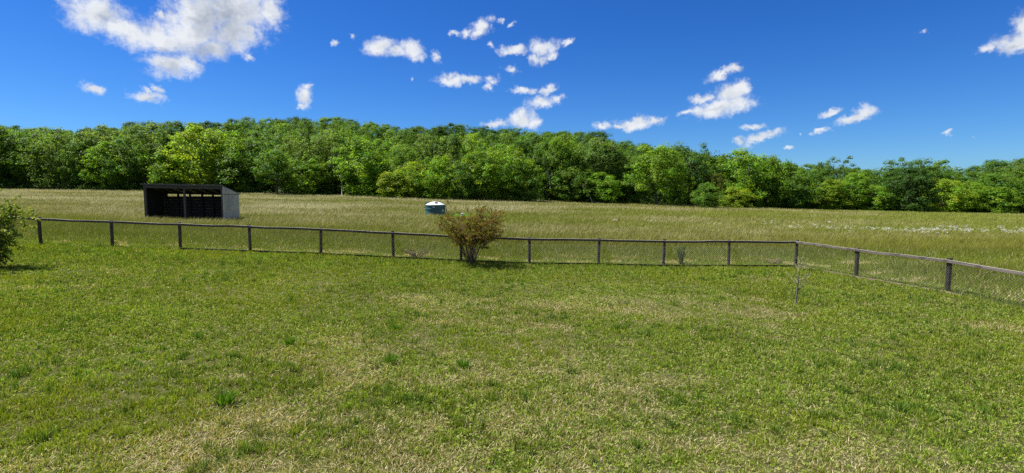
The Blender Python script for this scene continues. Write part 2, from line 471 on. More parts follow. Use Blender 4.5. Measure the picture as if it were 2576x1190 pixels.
M_RAIL2 = surf_mat('grey_rail_timber', (.065, .056, .05), (.155, .138, .122), (20, 1.5, 20), .8, .15, .6, c3=(.06, .052, .046), patch=2.2, sunlit_top=(.34, .32, .29))
M_BOARD = surf_mat('base_board', (.10, .075, .05), (.26, .21, .16), (3, 3, 14), .9, .15, .5)
M_WIRE = surf_mat('galvanised_wire', (.07, .07, .062), (.17, .17, .15), (30, 30, 30), .75, .15, 0)

# ------------------------------------------------------------------ ground sheet
def axis(lo, hi):
    inner = np.arange(lo, hi + .01, .6)
    out = [hi]; st = .8
    while out[-1] < 6000:
        out.append(out[-1] + st); st *= 1.055 if out[-1] > 300 else 1.025
    neg = [lo]; st = .8
    while neg[-1] > -6000:
        neg.append(neg[-1] - st); st *= 1.055 if neg[-1] < -300 else 1.025
    return np.array(neg[:0:-1] + list(inner) + out[1:])
gx = axis(-30, 30); gy = axis(2, 40)
GX, GY = np.meshgrid(gx, gy)
GZ = ground_z(GX, GY) + np.where(np.abs(GX) < 300, (fbm(GX * .5, GY * .5) - .5) * .05, 0)
nx, ny = len(gx), len(gy)
idx = np.arange(nx * ny).reshape(ny, nx)
faces = np.stack([idx[:-1, :-1], idx[:-1, 1:], idx[1:, 1:], idx[1:, :-1]], -1).reshape(-1, 4)
tint = np.zeros((ny, nx, 3))
yard = in_yard(GX, GY)
tint[:] = (.075, .085, .022)
tint[yard] = (.085, .088, .028)
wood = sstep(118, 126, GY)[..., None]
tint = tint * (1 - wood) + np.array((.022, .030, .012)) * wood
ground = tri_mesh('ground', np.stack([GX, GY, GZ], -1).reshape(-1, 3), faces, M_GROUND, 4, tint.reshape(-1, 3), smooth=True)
tag(ground, kind='structure')
print('ground verts', nx * ny)

# ------------------------------------------------------------------ blades
def blades(name, x, y, h, w, lean, col_base, col_tip, label, cat=None, wind=None, seg_tip=0.62, zoff=0.0, group=None, mat=None):
    n = len(x)
    z = ground_z(x, y) - .01 + zoff
    yaw = RNG.uniform(0, 2 * np.pi, n)            # facing of the blade's flat side
    la = RNG.uniform(0, 2 * np.pi, n)             # lean direction
    if wind is not None: la = wind + RNG.normal(0, .9, n)
    lx = np.cos(la) * lean * h; ly = np.sin(la) * lean * h
    sx = np.cos(yaw) * w / 2; sy = np.sin(yaw) * w / 2
    hz = h * np.sqrt(np.maximum(1 - np.minimum(lean, .97) ** 2, .02))
    V = np.empty((n, 5, 3), np.float32)
    V[:, 0] = np.stack([x - sx, y - sy, z], -1)
    V[:, 1] = np.stack([x + sx, y + sy, z], -1)
    mx, my, mz = x + lx * .38, y + ly * .38, z + hz * seg_tip
    V[:, 2] = np.stack([mx + sx * .8, my + sy * .8, mz], -1)
    V[:, 3] = np.stack([mx - sx * .8, my - sy * .8, mz], -1)
    V[:, 4] = np.stack([x + lx, y + ly, z + hz], -1)
    b = (np.arange(n) * 5)[:, None]
    Fc = np.concatenate([b + np.array([[0, 1, 2]]), b + np.array([[0, 2, 3]]), b + np.array([[3, 2, 4]])], 0)
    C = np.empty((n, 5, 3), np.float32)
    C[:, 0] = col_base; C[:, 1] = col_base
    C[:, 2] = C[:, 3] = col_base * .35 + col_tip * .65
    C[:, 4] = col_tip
    o = tri_mesh(name, V.reshape(-1, 3), Fc, mat or M_BLADE, 3, C.reshape(-1, 3))
    tag(o, label, cat, group, 'stuff')
    print(name, n)
    return o

def sample_y(n, y0, y1, p):
    """distances with density falling as distance**p per unit area"""
    u = RNG.random(n); e = 2 - p
    if abs(e) < 1e-6: return y0 * (y1 / y0) ** u
    return (y0 ** e + u * (y1 ** e - y0 ** e)) ** (1 / e)

def sample_xy(n, y0, y1, p, half=1.10):
    y = sample_y(n, y0, y1, p); x = RNG.uniform(-1, 1, n) * (y * half + 1.2)
    return x, y

def margin_xy(n):
    """lawn just outside the frame: both sides and a strip nearer to the photographer"""
    y = RNG.uniform(1.0, YF, n); s = RNG.choice([-1, 1], n)
    x = s * (y * 1.10 + 1.2 + RNG.uniform(0, 7, n))
    k = int(n * .3); y[:k] = RNG.uniform(.5, 4.7, k); x[:k] = RNG.uniform(-7, 7, k)
    return x, y

# dry, clover and lush zones of the yard
def yard_fields(x, y):
    dry = -.10 + sstep(6, 18, -y + 22) * .24 + (fbm(x * .33 + 3, y * .42 + 9, 3) - .5) * 1.9 + (fbm(x * 1.6, y * 1.8, 3) - .5) * 1.5
    def g(px, py, r): 
        p = at(px, py, 10); d = px_dir(px, py); t = -(3.05) / d.z; cx, cy = d.x * t, d.y * t
        return np.exp(-((x - cx) ** 2 + ((y - cy) * 1.0) ** 2) / (r * r))
    dry = dry + .55 * g(930, 960, 1.1) + .5 * g(700, 1060, 1.0) + .45 * g(300, 1140, 1.1) + .35 * g(1230, 1080, 1.1) + .35 * g(1550, 960, 2.2) + .3 * g(1500, 760, 2.5) + .35 * g(1880, 800, 2.0) - .5 * g(60, 900, 2.6) - .6 * g(0, 1050, 1.6)
    dry = dry - .5 * sstep(17, 20.5, y) - .35 * sstep(-3, -9, x) - .45 * g(2350, 860, 2.2)
    return np.clip((dry - .25) * 1.3 + .25, 0, 1)

GREEN_A = np.array((.155, .230, .022)); GREEN_B = np.array((.290, .370, .048)); GREEN_D = np.array((.050, .125, .018))
OLIVE = np.array((.22, .23, .050)); STRAW = np.array((.50, .42, .22)); STRAW2 = np.array((.66, .56, .37))
def lerp(a, b, t): return a * (1 - t[:, None]) + b * t[:, None]

def lawn():
    n = 1250000
    x, y = sample_xy(n, 4.6, YF + .2, 1.15)
    x2, y2 = margin_xy(230000); x = np.concatenate([x, x2]); y = np.concatenate([y, y2])
    k = in_yard(x, y); x, y = x[k], y[k]; n = len(x)
    dry = yard_fields(x, y)
    keep = RNG.random(n) > dry * .2
    x, y, dry = x[keep], y[keep], dry[keep]; n = len(x)
    tuft = .8 * sstep(.65, .77, fbm(x * 5.2 + 40, y * 5.2 + 11, 2)) * (.35 + .65 * sstep(.45, .6, fbm(x * .7, y * .7 + 33, 2)))
    cl = fbm(x * 9 + 1, y * 9 + 2, 2)
    h = RNG.uniform(.035, .085, n) * (.6 + 1.2 * sstep(.30, .72, cl)) * (1 + .9 * tuft) * (1 - .3 * dry) * (.8 + .4 * sstep(17, 21, y))
    w = RNG.uniform(.0055, .0105, n) * (.8 + y / 16)
    lean = RNG.uniform(.05, .85, n)
    r = RNG.random(n)
    col = lerp(GREEN_A, GREEN_B, RNG.random(n))
    col = np.where((r < .22)[:, None], GREEN_D * 1.1, col)
    pt = fbm(x * .8 + 80, y * .8, 3)[:, None]; p2 = fbm(x * 7 + 3, y * 7 + 8, 2)[:, None]
    p3 = fbm(x * 15 + 31, y * 15 + 4, 2)[:, None]
    col = col * (.18 + .50 * pt + .60 * p2 + .62 * p3)
    yel = sstep(.45, .65, fbm(x * .5 + 7, y * .5 + 70, 3))
    col = lerp(col, np.array((.25, .30, .022)), yel * .45)
    st = (RNG.random(n) < .10 + .60 * dry)
    sc = lerp(STRAW, STRAW2, RNG.random(n)); ol = lerp(OLIVE, STRAW, RNG.random(n) * .5)
    sc = np.where((RNG.random(n) < .45)[:, None], ol, sc)
    col = np.where(st[:, None], sc, col)
    col = lerp(col, GREEN_D * 1.2, tuft * .75)
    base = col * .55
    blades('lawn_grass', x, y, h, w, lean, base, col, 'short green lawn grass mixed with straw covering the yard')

def thatch():
    n = 330000
    x, y = sample_xy(n, 4.6, 21.5, 1.2)
    x2, y2 = margin_xy(60000); x = np.concatenate([x, x2]); y = np.concatenate([y, y2])
    k = in_yard(x, y); x, y = x[k], y[k]
    dry = yard_fields(x, y)
    keep = RNG.random(len(x)) < .12 + .80 * dry
    x, y = x[keep], y[keep]; n = len(x)
    h = RNG.uniform(.03, .10, n); w = RNG.uniform(.003, .0075, n) * (.8 + y / 14)
    lean = RNG.uniform(.86, .99, n)
    col = lerp(STRAW * .75, STRAW2 * 1.05, RNG.random(n))
    blades('dead_grass', x, y, h, w, lean, col * .8, col, 'pale dead grass stems lying in the thin patches of lawn', zoff=.012)

def clover():
    n = 120000
    x, y = sample_xy(n, 4.6, 17.5, .8)
    k = in_yard(x, y); x, y = x[k], y[k]
    f = fbm(x * .45 + 22, y * .45 + 31, 3) + (fbm(x * 2.2, y * 2.2 + 50, 2) - .5) * .5
    f = f + .22 * np.exp(-((x + 5.0) ** 2 / 22 + (y - 9.5) ** 2 / 10))
    keep = RNG.random(len(x)) < np.clip((f - .42) * 2.4, .04, .8)
    x, y = x[keep], y[keep]; n = len(x)
    z = ground_z(x, y) + RNG.uniform(.02, .055, n)
    s = RNG.uniform(.007, .0155, n) * (.85 + y / 30)
    a0 = RNG.uniform(0, 2 * np.pi, n)
    VV = []; 
    tx, ty = RNG.normal(0, .35, n), RNG.normal(0, .35, n)
    for j in range(3):
        a = a0 + j * 2.094
        for (rr, da) in ((0, 0), (.8, -.5), (1.25, 0), (.8, .5)):
            ox, oy = np.cos(a + da) * s * rr, np.sin(a + da) * s * rr
            VV.append(np.stack([x + ox, y + oy, z + ox * tx + oy * ty], -1))
    V = np.stack(VV, 1)
    b = (np.arange(n) * 12)[:, None]
    Fc = np.concatenate([b + np.array([[0, 1, 2, 3]]) + 4 * j for j in range(3)], 0)
    c = lerp(np.array((.13, .24, .02)), np.array((.34, .42, .06)), RNG.random(n) ** 1.4)
    c = np.where((RNG.random(n) < .25)[:, None], np.array((.36, .36, .14)), c)
    C = np.repeat(c[:, None, :], 12, 1)
    o = tri_mesh('clover', V.reshape(-1, 3), Fc, M_BLADE, 4, C.reshape(-1, 3))
    tag(o, 'small bright yellow green clover leaves scattered through the lawn', None, None, 'stuff')
    print('clover', n)

def meadow():
    # the strip just beyond the fence: short green grass with pale dry patches
    n = 200000
    y = RNG.uniform(0, 1, n) ** 1.2 * 6.0; x = RNG.uniform(-30, 30, n); y = y + YF
    # and on the right of the side fence
    m = 90000
    y2 = RNG.uniform(6, YF + 3, m); x2 = np.interp(y2, _sy, _sx) + RNG.uniform(0, 1, m) ** 1.3 * 14
    x = np.concatenate([x, x2]); y = np.concatenate([y, y2])
    k = ~in_yard(x, y); x, y = x[k], y[k]; n = len(x)
    dist = np.maximum(y - YF, 0); dist = np.where(y < YF, (x - np.interp(y, _sy, _sx)), np.where(x > SA.x, np.minimum(dist + .5, 9), dist))
    tall = sstep(1.0, 4.5, dist)
    pale = sstep(.57, .66, fbm(x * 1.1 + 5, y * 1.8 + 60, 3)) * sstep(.1, .6, dist) * (1 - sstep(1.4, 3.2, dist))
    h = (.10 + .30 * tall) * RNG.uniform(.6, 1.3, n); w = RNG.uniform(.010, .018, n); lean = RNG.uniform(.1, .8, n) + .15 * pale
    lean = np.minimum(lean, .96)
    g = lerp(GREEN_A * 1.0, GREEN_B * .9, RNG.random(n))
    g = g * (.7 + .5 * fbm(x * 4, y * 4 + 9, 2))[:, None] * 1.1
    g = lerp(g, np.array((.12, .145, .025)), tall * .7)
    col = np.where((RNG.random(n) < .05 + .65 * pale)[:, None], STRAW2, g)
    blades('verge_grass', x, y, h, w, lean, col * .7, col, 'knee high green grass with pale dry clumps along the outside of the fence')
    # the tall hay meadow
    n = 900000
    x, y = sample_xy(n, YF + 1.5, 123, 1.35, 1.12)
    m = 60000
    y2 = RNG.uniform(7, 30, m); x2 = np.interp(y2, _sy, _sx) + RNG.uniform(1.5, 22, m)
    x = np.concatenate([x, x2]); y = np.concatenate([y, y2])
    k = ~in_yard(x, y); x, y = x[k], y[k]
    # not inside the shelter
    k = ~((x > SHED_X0 - .05) & (x < SHED_X1 + .1) & (y > SHED_Y0 + .25) & (y < SHED_Y0 + SHED_D + .1)); x, y = x[k], y[k]
    k = ((x - TANK[0]) ** 2 + (y - TANK[1]) ** 2) > 1.2 ** 2; x, y = x[k], y[k]; n = len(x)
    u = x / y
    side = np.where(y < YF + 8, x - np.interp(np.minimum(y, YF), _sy, _sx), 99)
    dist = np.where(y < YF, side, y - YF)
    grow = sstep(1.0, 6, dist)
    streak = fbm(x * .07 + 9, y * .15 + 3, 5); fine = fbm(x * .6, y * 1.0, 3)
    h = (.20 + .28 * grow) * RNG.uniform(.65, 1.25, n) * (.8 + .4 * fine)
    w = RNG.uniform(.010, .02, n) * np.clip(y / 26, .8, 4.2)
    lean = np.clip(RNG.normal(.66, .2, n), .05, .96)
    far = sstep(26, 75, y)
    tan = .10 + .46 * far * sstep(.9, -.3, u) + .14 * sstep(.1, -.6, u) + (streak - .5) * 1.6 + (fine - .5) * .7
    tan = tan - .30 * (1 - sstep(24, 42, y))
    tan = np.clip(tan, 0, 1)
    greenc = lerp(np.array((.088, .115, .014)), np.array((.155, .178, .028)), RNG.random(n)) * (.7 + .6 * fine[:, None])
    near = (1 - sstep(24, 48, y)) * sstep(-.9, .3, u)
    greenc = lerp(greenc, np.array((.105, .098, .016)), near * .65)
    brown = lerp(np.array((.20, .160, .062)), np.array((.31, .260, .115)), RNG.random(n))
    pale = lerp(np.array((.46, .43, .27)), np.array((.60, .57, .38)), RNG.random(n))
    head = np.where((RNG.random(n) < np.clip(.08 + .48 * far * sstep(.5, -.4, u) + (streak - .5), .05, .8))[:, None], pale, brown)
    tip = lerp(greenc * 1.3, head, np.clip(tan * 1.15 + RNG.uniform(-.25, .25, n), 0, 1))
    near_t = np.hypot(x - (TANK[0] + 2.4), (y - TANK[1] + .2) * 1.2)
    gsp = near_t < 1.9
    tip = np.where(gsp[:, None], np.array((.16, .33, .05)), tip); greenc = np.where(gsp[:, None], np.array((.13, .30, .04)), greenc)
    blades('meadow_grass', x, y, h, w, lean, greenc * .8, tip, 'tall uncut meadow grass turning tan with seed heads', seg_tip=.55, mat=M_HAY, wind=.3 + 1.2 * (fbm(x * .12, y * .12 + 5, 2) - .5))

def wildflowers():
    pts = []
    def cluster(px, py, n, sx, sy):
        d = px_dir(px, py)
        for Y in np.arange(26, 118, .25):
            p = CAM + d * (Y / d.y)
            if p.z <= gz(p.x, Y) + .45: break
        for _ in range(n):
            pts.append((p.x + random.gauss(0, sx), p.y + random.gauss(0, sy)))
    spec = [(1985,574,8,.5,.5),(2082,575,7,.5,.4),(2170,578,8,1.2,.8),(1640,558,4,.4,.4),(1790,565,3,.5,.3),(1545,555,4,.4,.3),(2120,570,6,2.5,.6),(1900,562,5,2.5,.8),(2010,560,4,3,.6),(2238,577,8,.5,.6)]
    for _ in range(46):
        spec.append((random.gauss(2400, 115), random.gauss(578, 6.0), random.randint(1, 5), random.uniform(.15, .6), random.uniform(.3, 1.2)))
    for _ in range(8):
        spec.append((random.uniform(2520, 2600), random.gauss(580, 4.5), random.randint(1, 5), .3, .3))
    for px, py, n, sx, sy in spec:
        cluster(px, py, n, sx, sy)
    P = np.array(pts); n = len(P); k = 7
    X = np.repeat(P[:, 0], k) + RNG.normal(0, .06, n * k); Y = np.repeat(P[:, 1], k) + RNG.normal(0, .06, n * k)
    Z = ground_z(X, Y) + RNG.uniform(.46, .62, n * k)
    s = RNG.uniform(.028, .055, n * k)
    a = RNG.uniform(0, 6.28, n * k); tl = RNG.uniform(-.6, .6, n * k)
    V = np.stack([np.stack([X + np.cos(a + j * 1.571) * s, Y + np.sin(a + j * 1.571) * s, Z + np.cos(a + j * 1.571) * s * tl - np.sin(a + j * 1.571) * s * .5], -1) for j in range(4)], 1)
    Fc = (np.arange(n * k) * 4)[:, None] + np.array([[0, 1, 2, 3]])
    o = tri_mesh('wildflowers', V.reshape(-1, 3), Fc, M_PETAL, 4)
    tag(o, 'drifts of tiny white wildflowers in the meadow on the right', None, None, 'stuff')

# ------------------------------------------------------------------ shed and tank positions
SHED_Y0 = 42.0; SHED_D = 2.45
_a = at(365, 543, SHED_Y0); _b = at(563, 545, SHED_Y0)
SHED_X0, SHED_X1 = _a.x, _b.x
_t = at(1095, 533, 58.0)
TANK = (_t.x, 58.0)

lawn(); thatch(); clover(); meadow(); wildflowers()

# individual dark green tufts standing out of the lawn
def tuft_mesh(seed, n=110, h0=.16):
    r = np.random.default_rng(seed)
    a = r.uniform(0, 6.28, n); rr = r.uniform(0, .07, n); x, y = np.cos(a) * rr, np.sin(a) * rr
    h = r.uniform(.5, 1.1, n) * h0; lean = r.uniform(.1, .85, n); la = a + r.normal(0, .5, n); w = r.uniform(.006, .011, n); yaw = r.uniform(0, 6.28, n)
    lx, ly = np.cos(la) * lean * h, np.sin(la) * lean * h; sx, sy = np.cos(yaw) * w / 2, np.sin(yaw) * w / 2
    hz = h * np.sqrt(1 - lean ** 2 * .8)
    V = np.stack([np.stack([x - sx, y - sy, x * 0], -1), np.stack([x + sx, y + sy, x * 0], -1),
                  np.stack([x + lx * .4 + sx, y + ly * .4 + sy, hz * .65], -1), np.stack([x + lx * .4 - sx, y + ly * .4 - sy, hz * .65], -1),
                  np.stack([x + lx, y + ly, hz], -1)], 1)
    b = (np.arange(n) * 5)[:, None]
    Fc = np.concatenate([b + np.array([[0, 1, 2]]), b + np.array([[0, 2, 3]]), b + np.array([[3, 2, 4]])], 0)
    c = lerp(np.array((.05, .12, .012)), np.array((.13, .25, .025)), r.random(n))
    C = np.repeat(c[:, None], 5, 1)
    return tri_mesh('grass_tuft', V.reshape(-1, 3), Fc, M_BLADE, 3, C.reshape(-1, 3), link=False)
TUFTS = [(567,1018,1.35,'largest dark green grass tuft in the lower left of the lawn'),
         (728,870,1.1,'wide low blue green grass tuft in the middle left of the lawn'),
         (995,832,.95,'small dark grass tuft on the lawn below the multi stemmed bush'),
         (980,915,1.0,'rounded bright green grass tuft a little below the centre of the lawn'),
         (1165,925,1.05,'dark upright grass tuft just right of the rounded one in mid lawn'),
         (500,852,.9,'leftmost dark grass tuft among the yellow clover')]
def on_ground(px, py):
    d = px_dir(px, py)
    Y = 4.0
    while Y < 120:
        p = CAM + d * (Y / d.y)
        if p.z <= gz(p.x, p.y): return p
        Y += .02 if Y < 25 else .1
    return p
for i, (px, py, s, lab) in enumerate(TUFTS):
    p = on_ground(px, py)
    o = bpy.data.objects.new('grass_tuft', tuft_mesh(50 + i, 130, .17)); COL.objects.link(o)
    o.location = (p.x, p.y, gz(p.x, p.y) - .005); o.scale = (s * 1.15, s, s)
    tag(o, lab, 'grass tuft', 'dark grass tufts in the lawn')

# ------------------------------------------------------------------ fence
def build_fence():
    root = empty('post_and_rail_fence', (0, YF, gz(0, YF)))
    tag(root, 'weathered dark timber post and rail fence lined with chain link around the yard', 'fence')
    R = Vector(root.location)
    def W(p): return Vector(p) - R
    run = [p.copy() for p in fence_pts]
    posts = run + SIDE[1:]
    hts = []
    def rail(a, b, mat, side_n):
        m = MB(); 
        k = 4; pts = [a.lerp(b, t / k) for t in range(k + 1)]
        for i in range(1, k): pts[i] = pts[i] + Vector((0, 0, random.uniform(-.022, .010)))
        for i in range(k):
            m.beam(W(pts[i]), W(pts[i + 1]), .045, .088)
        return m.build('rail', mat, root)
    def post(p, i, r):
        h = 1.20 + random.uniform(-.015, .025)
        m = MB()
        tilt = Vector((random.uniform(-.035, .035), random.uniform(-.015, .015), 0))
        segs = 5; pts = [W(p) + Vector((tilt.x * t * h, tilt.y * t * h, -.25 + (h + .25) * t)) for t in [j / segs for j in range(segs + 1)]]
        rad = [r * random.uniform(.96, 1.05) for _ in pts]
        pts.append(pts[-1] + Vector((0, 0, .008))); rad.append(r * .8)
        m.tube(pts, rad, 10)
        return m.build('post', M_POST, root, smooth=False)
    for i, p in enumerate(run): post(p, i, .066)
    for i, p in enumerate(SIDE[1:]): post(p, i, .078)
    wire = .0036
    def mesh_panel(a, b, nrm, name='mesh_panel'):
        """diagonal wires crossing between ground and rail"""
        m = MB(); d = (b - a); Ln = math.hypot(d.x, d.y); H = 1.06; g0 = .06; c = .088
        n = int((Ln + H) / c)
        def P(s, h, off):
            t = s / Ln; q = a.lerp(b, t); return W(q) + Vector((0, 0, g0 + h)) + nrm * (.086 + off)
        v = []; f = []
        for dirn in (1, -1):
            for i in range(-int(H / c) - 1, int(Ln / c) + 1):
                s0 = i * c + RNG.normal(0, .002); s1 = s0 + (H - g0)
                lo, hi = max(s0, 0), min(s1, Ln)
                if hi - lo < .02: continue
                h0, h1 = lo - s0, hi - s0
                A, B = (lo, h0), (hi, h1)
                if dirn < 0: A, B = (Ln - lo, h0), (Ln - hi, h1)
                m.tube([P(*A, dirn * .004), P(*B, dirn * .004)], wire, 3, cap=False)
        # edge wires
        for h in (0.0, H - g0): m.tube([P(0, h, 0), P(Ln, h, 0)], wire, 3, cap=False)
        return m.build(name, M_WIRE, root)
    up = Vector((0, 0, 1))
    for i in range(len(run) - 1):
        a, b = run[i], run[i + 1]
        off = Vector((0, -.092, 1.115))
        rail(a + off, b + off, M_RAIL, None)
        mesh_panel(a, b, Vector((0, -1, 0)))
        if i >= 3:
            m = MB(); o2 = Vector((0, -.100, .07))
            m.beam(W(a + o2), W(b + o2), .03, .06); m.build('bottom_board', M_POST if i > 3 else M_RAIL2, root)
    for i in range(len(SIDE) - 1):
        a, b = SIDE[i], SIDE[i + 1]
        d = (b - a); nrm = Vector((d.y, -d.x, 0)).normalized()
        if nrm.x > 0: nrm = -nrm
        off = nrm * .104 + Vector((0, 0, 1.115))
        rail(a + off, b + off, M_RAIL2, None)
        mesh_panel(a, b, nrm)
        m = MB(); o2 = nrm * .112 + Vector((0, 0, .07))
        m.beam(W(a + o2), W(b + o2), .03, .11); m.build('bottom_board', M_BOARD, root)
build_fence()

# ------------------------------------------------------------------ run-in shed
def build_shed():
    M_METAL = surf_mat('shed_cladding', (.38, .37, .31), (.50, .48, .41), (2, 2, .6), .55, .4, .05, c3=(.34, .34, .32), patch=.8)
    M_DARK = surf_mat('shed_timber', (.05, .048, .05), (.13, .125, .13), (4, 4, 12), .85, .2, .3)
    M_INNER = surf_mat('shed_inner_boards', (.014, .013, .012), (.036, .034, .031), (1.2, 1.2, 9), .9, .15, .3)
    M_ROOF = surf_mat('shed_roof', (.10, .10, .105), (.20, .20, .20), (1, 4, 1), .6, .3, .1)
    W_ = SHED_X1 - SHED_X0; D = SHED_D
    zl = gz(SHED_X0, SHED_Y0); zr = gz(SHED_X1, SHED_Y0); z0 = min(zl, zr) - .1
    root = empty('livestock_shed', (SHED_X0, SHED_Y0, z0))
    tag(root, 'open fronted three sided livestock shed with grey metal end wall in the meadow', 'shed')
    topl = at(365, 463, SHED_Y0).z - z0; topr = at(563, 467, SHED_Y0).z - z0
    backr = at(602, 486, SHED_Y0 + D).z - z0
    drop = topr - backr
    backl = topl - drop
    def tz(x, y): # roof underside height
        return (topl + (topr - topl) * x / W_) - drop * y / D - .06
    # end walls, corrugated by real ribs
    def end_wall(x, name, mat, thick=.04, ribs=True, outn=1):
        m = MB()
        n = len(m.v)
        pts = [(0, -.2), (D, -.2), (D, tz(x, D)), (0, tz(x, 0))]
        for xx in (x - thick / 2, x + thick / 2):
            for (y, z) in pts: m.v.append((xx, y, z))
        for q in ((3, 2, 1, 0), (4, 5, 6, 7), (0, 1, 5, 4), (1, 2, 6, 5), (2, 3, 7, 6), (3, 0, 4, 7)): m.f.append(q)
        o = m.build(name, mat, root)
        if ribs:
            m = MB(); k = 12
            for i in range(1, k):
                y = D * i / k; z1 = tz(x, y) - .01
                m.box((x + outn * (thick / 2 + .008), y, (z1 - .2) / 2), (.016, .03, z1 + .2))
            m.build('rib', mat, o)
            m = MB(); m.box((x + outn * (thick / 2 + .012), D / 2, tz(x, D) - .05), (.03, D, .035)); m.build('trim', M_DARK, o)
        return o
    end_wall(W_, 'end_wall', M_METAL, outn=1)
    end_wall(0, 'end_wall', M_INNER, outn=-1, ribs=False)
    # back wall leaving a light gap under the roof
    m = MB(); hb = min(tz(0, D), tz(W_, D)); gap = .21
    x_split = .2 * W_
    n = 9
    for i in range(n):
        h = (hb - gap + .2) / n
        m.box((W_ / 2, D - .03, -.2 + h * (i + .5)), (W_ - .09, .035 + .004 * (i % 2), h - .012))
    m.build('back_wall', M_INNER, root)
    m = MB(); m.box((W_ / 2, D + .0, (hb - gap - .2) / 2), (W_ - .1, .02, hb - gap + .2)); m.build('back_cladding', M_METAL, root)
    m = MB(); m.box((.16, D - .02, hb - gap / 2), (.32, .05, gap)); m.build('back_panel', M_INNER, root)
    m = MB(); m.beam((.05, D - .02, tz(.05, D) - .045), (W_ - .05, D - .02, tz(W_, D) - .055), .09, .17); m.build('wall_plate', M_INNER, root)
    # posts: front, back
    for x in (.08, W_ * .508, W_ - .08):
        m = MB(); m.box((x, .07, (tz(x, 0) - .2) / 2), (.15 if x != W_ * .508 else .13, .13, tz(x, 0) + .2)); m.build('post', M_DARK, root)
    for x in (1.29, 2.31, 3.37, 4.29, 5.2, 6.1):
        m = MB(); m.box((x, D - .125, (tz(x, D) - .1) / 2 - .05), (.13, .12, tz(x, D) + .1 - .02)); m.build('stud', M_INNER, root)
    # front header beam in two boards
    for x0, x1 in ((.02, W_ * .5), (W_ * .512, W_ - .02)):
        m = MB(); m.beam((x0, -.02, tz(x0, 0) - .13), (x1, -.02, tz(x1, 0) - .13), .04, .22); m.build('header_beam', M_DARK, root)
    # rafters
    for x in (.6, 1.29, 2.31, 3.37, 4.29, 5.2, 6.1):
        m = MB(); m.beam((x + .1, .05, tz(x, 0.05) - .075), (x + .1, D - .08, tz(x, D - .08) - .075), .05, .12); m.build('rafter', M_INNER, root)
    # roof: sheet with ribs and front fascia
    m = MB()
    o0, o1 = -.22, .18
    v = [(-.04, o0, tz(0, o0) + .01), (W_ + .02, o0, tz(W_, o0) + .01), (W_ + .02, D + o1, tz(W_, D + o1) + .01), (-.04, D + o1, tz(0, D + o1) + .01)]
    m.v += v + [(a, b, c + .035) for a, b, c in v]
    for q in ((3, 2, 1, 0), (4, 5, 6, 7), (0, 1, 5, 4), (1, 2, 6, 5), (2, 3, 7, 6), (3, 0, 4, 7)): m.f.append(q)
    r = m.build('roof', M_ROOF, root)
    m = MB()
    for i in range(26):
        x = -.01 + (W_ - .01) * i / 25
        m.beam((x, o0 + .01, tz(x, o0) + .058), (x, D + o1, tz(x, D + o1) + .058), .05, .025)
    m.build('rib', M_ROOF, r)
    m = MB(); m.beam((-.05, o0 - .015, tz(0, o0) - .01), (W_ + .03, o0 - .015, tz(W_, o0) - .01), .025, .12); m.build('fascia', M_DARK, r)
build_shed()

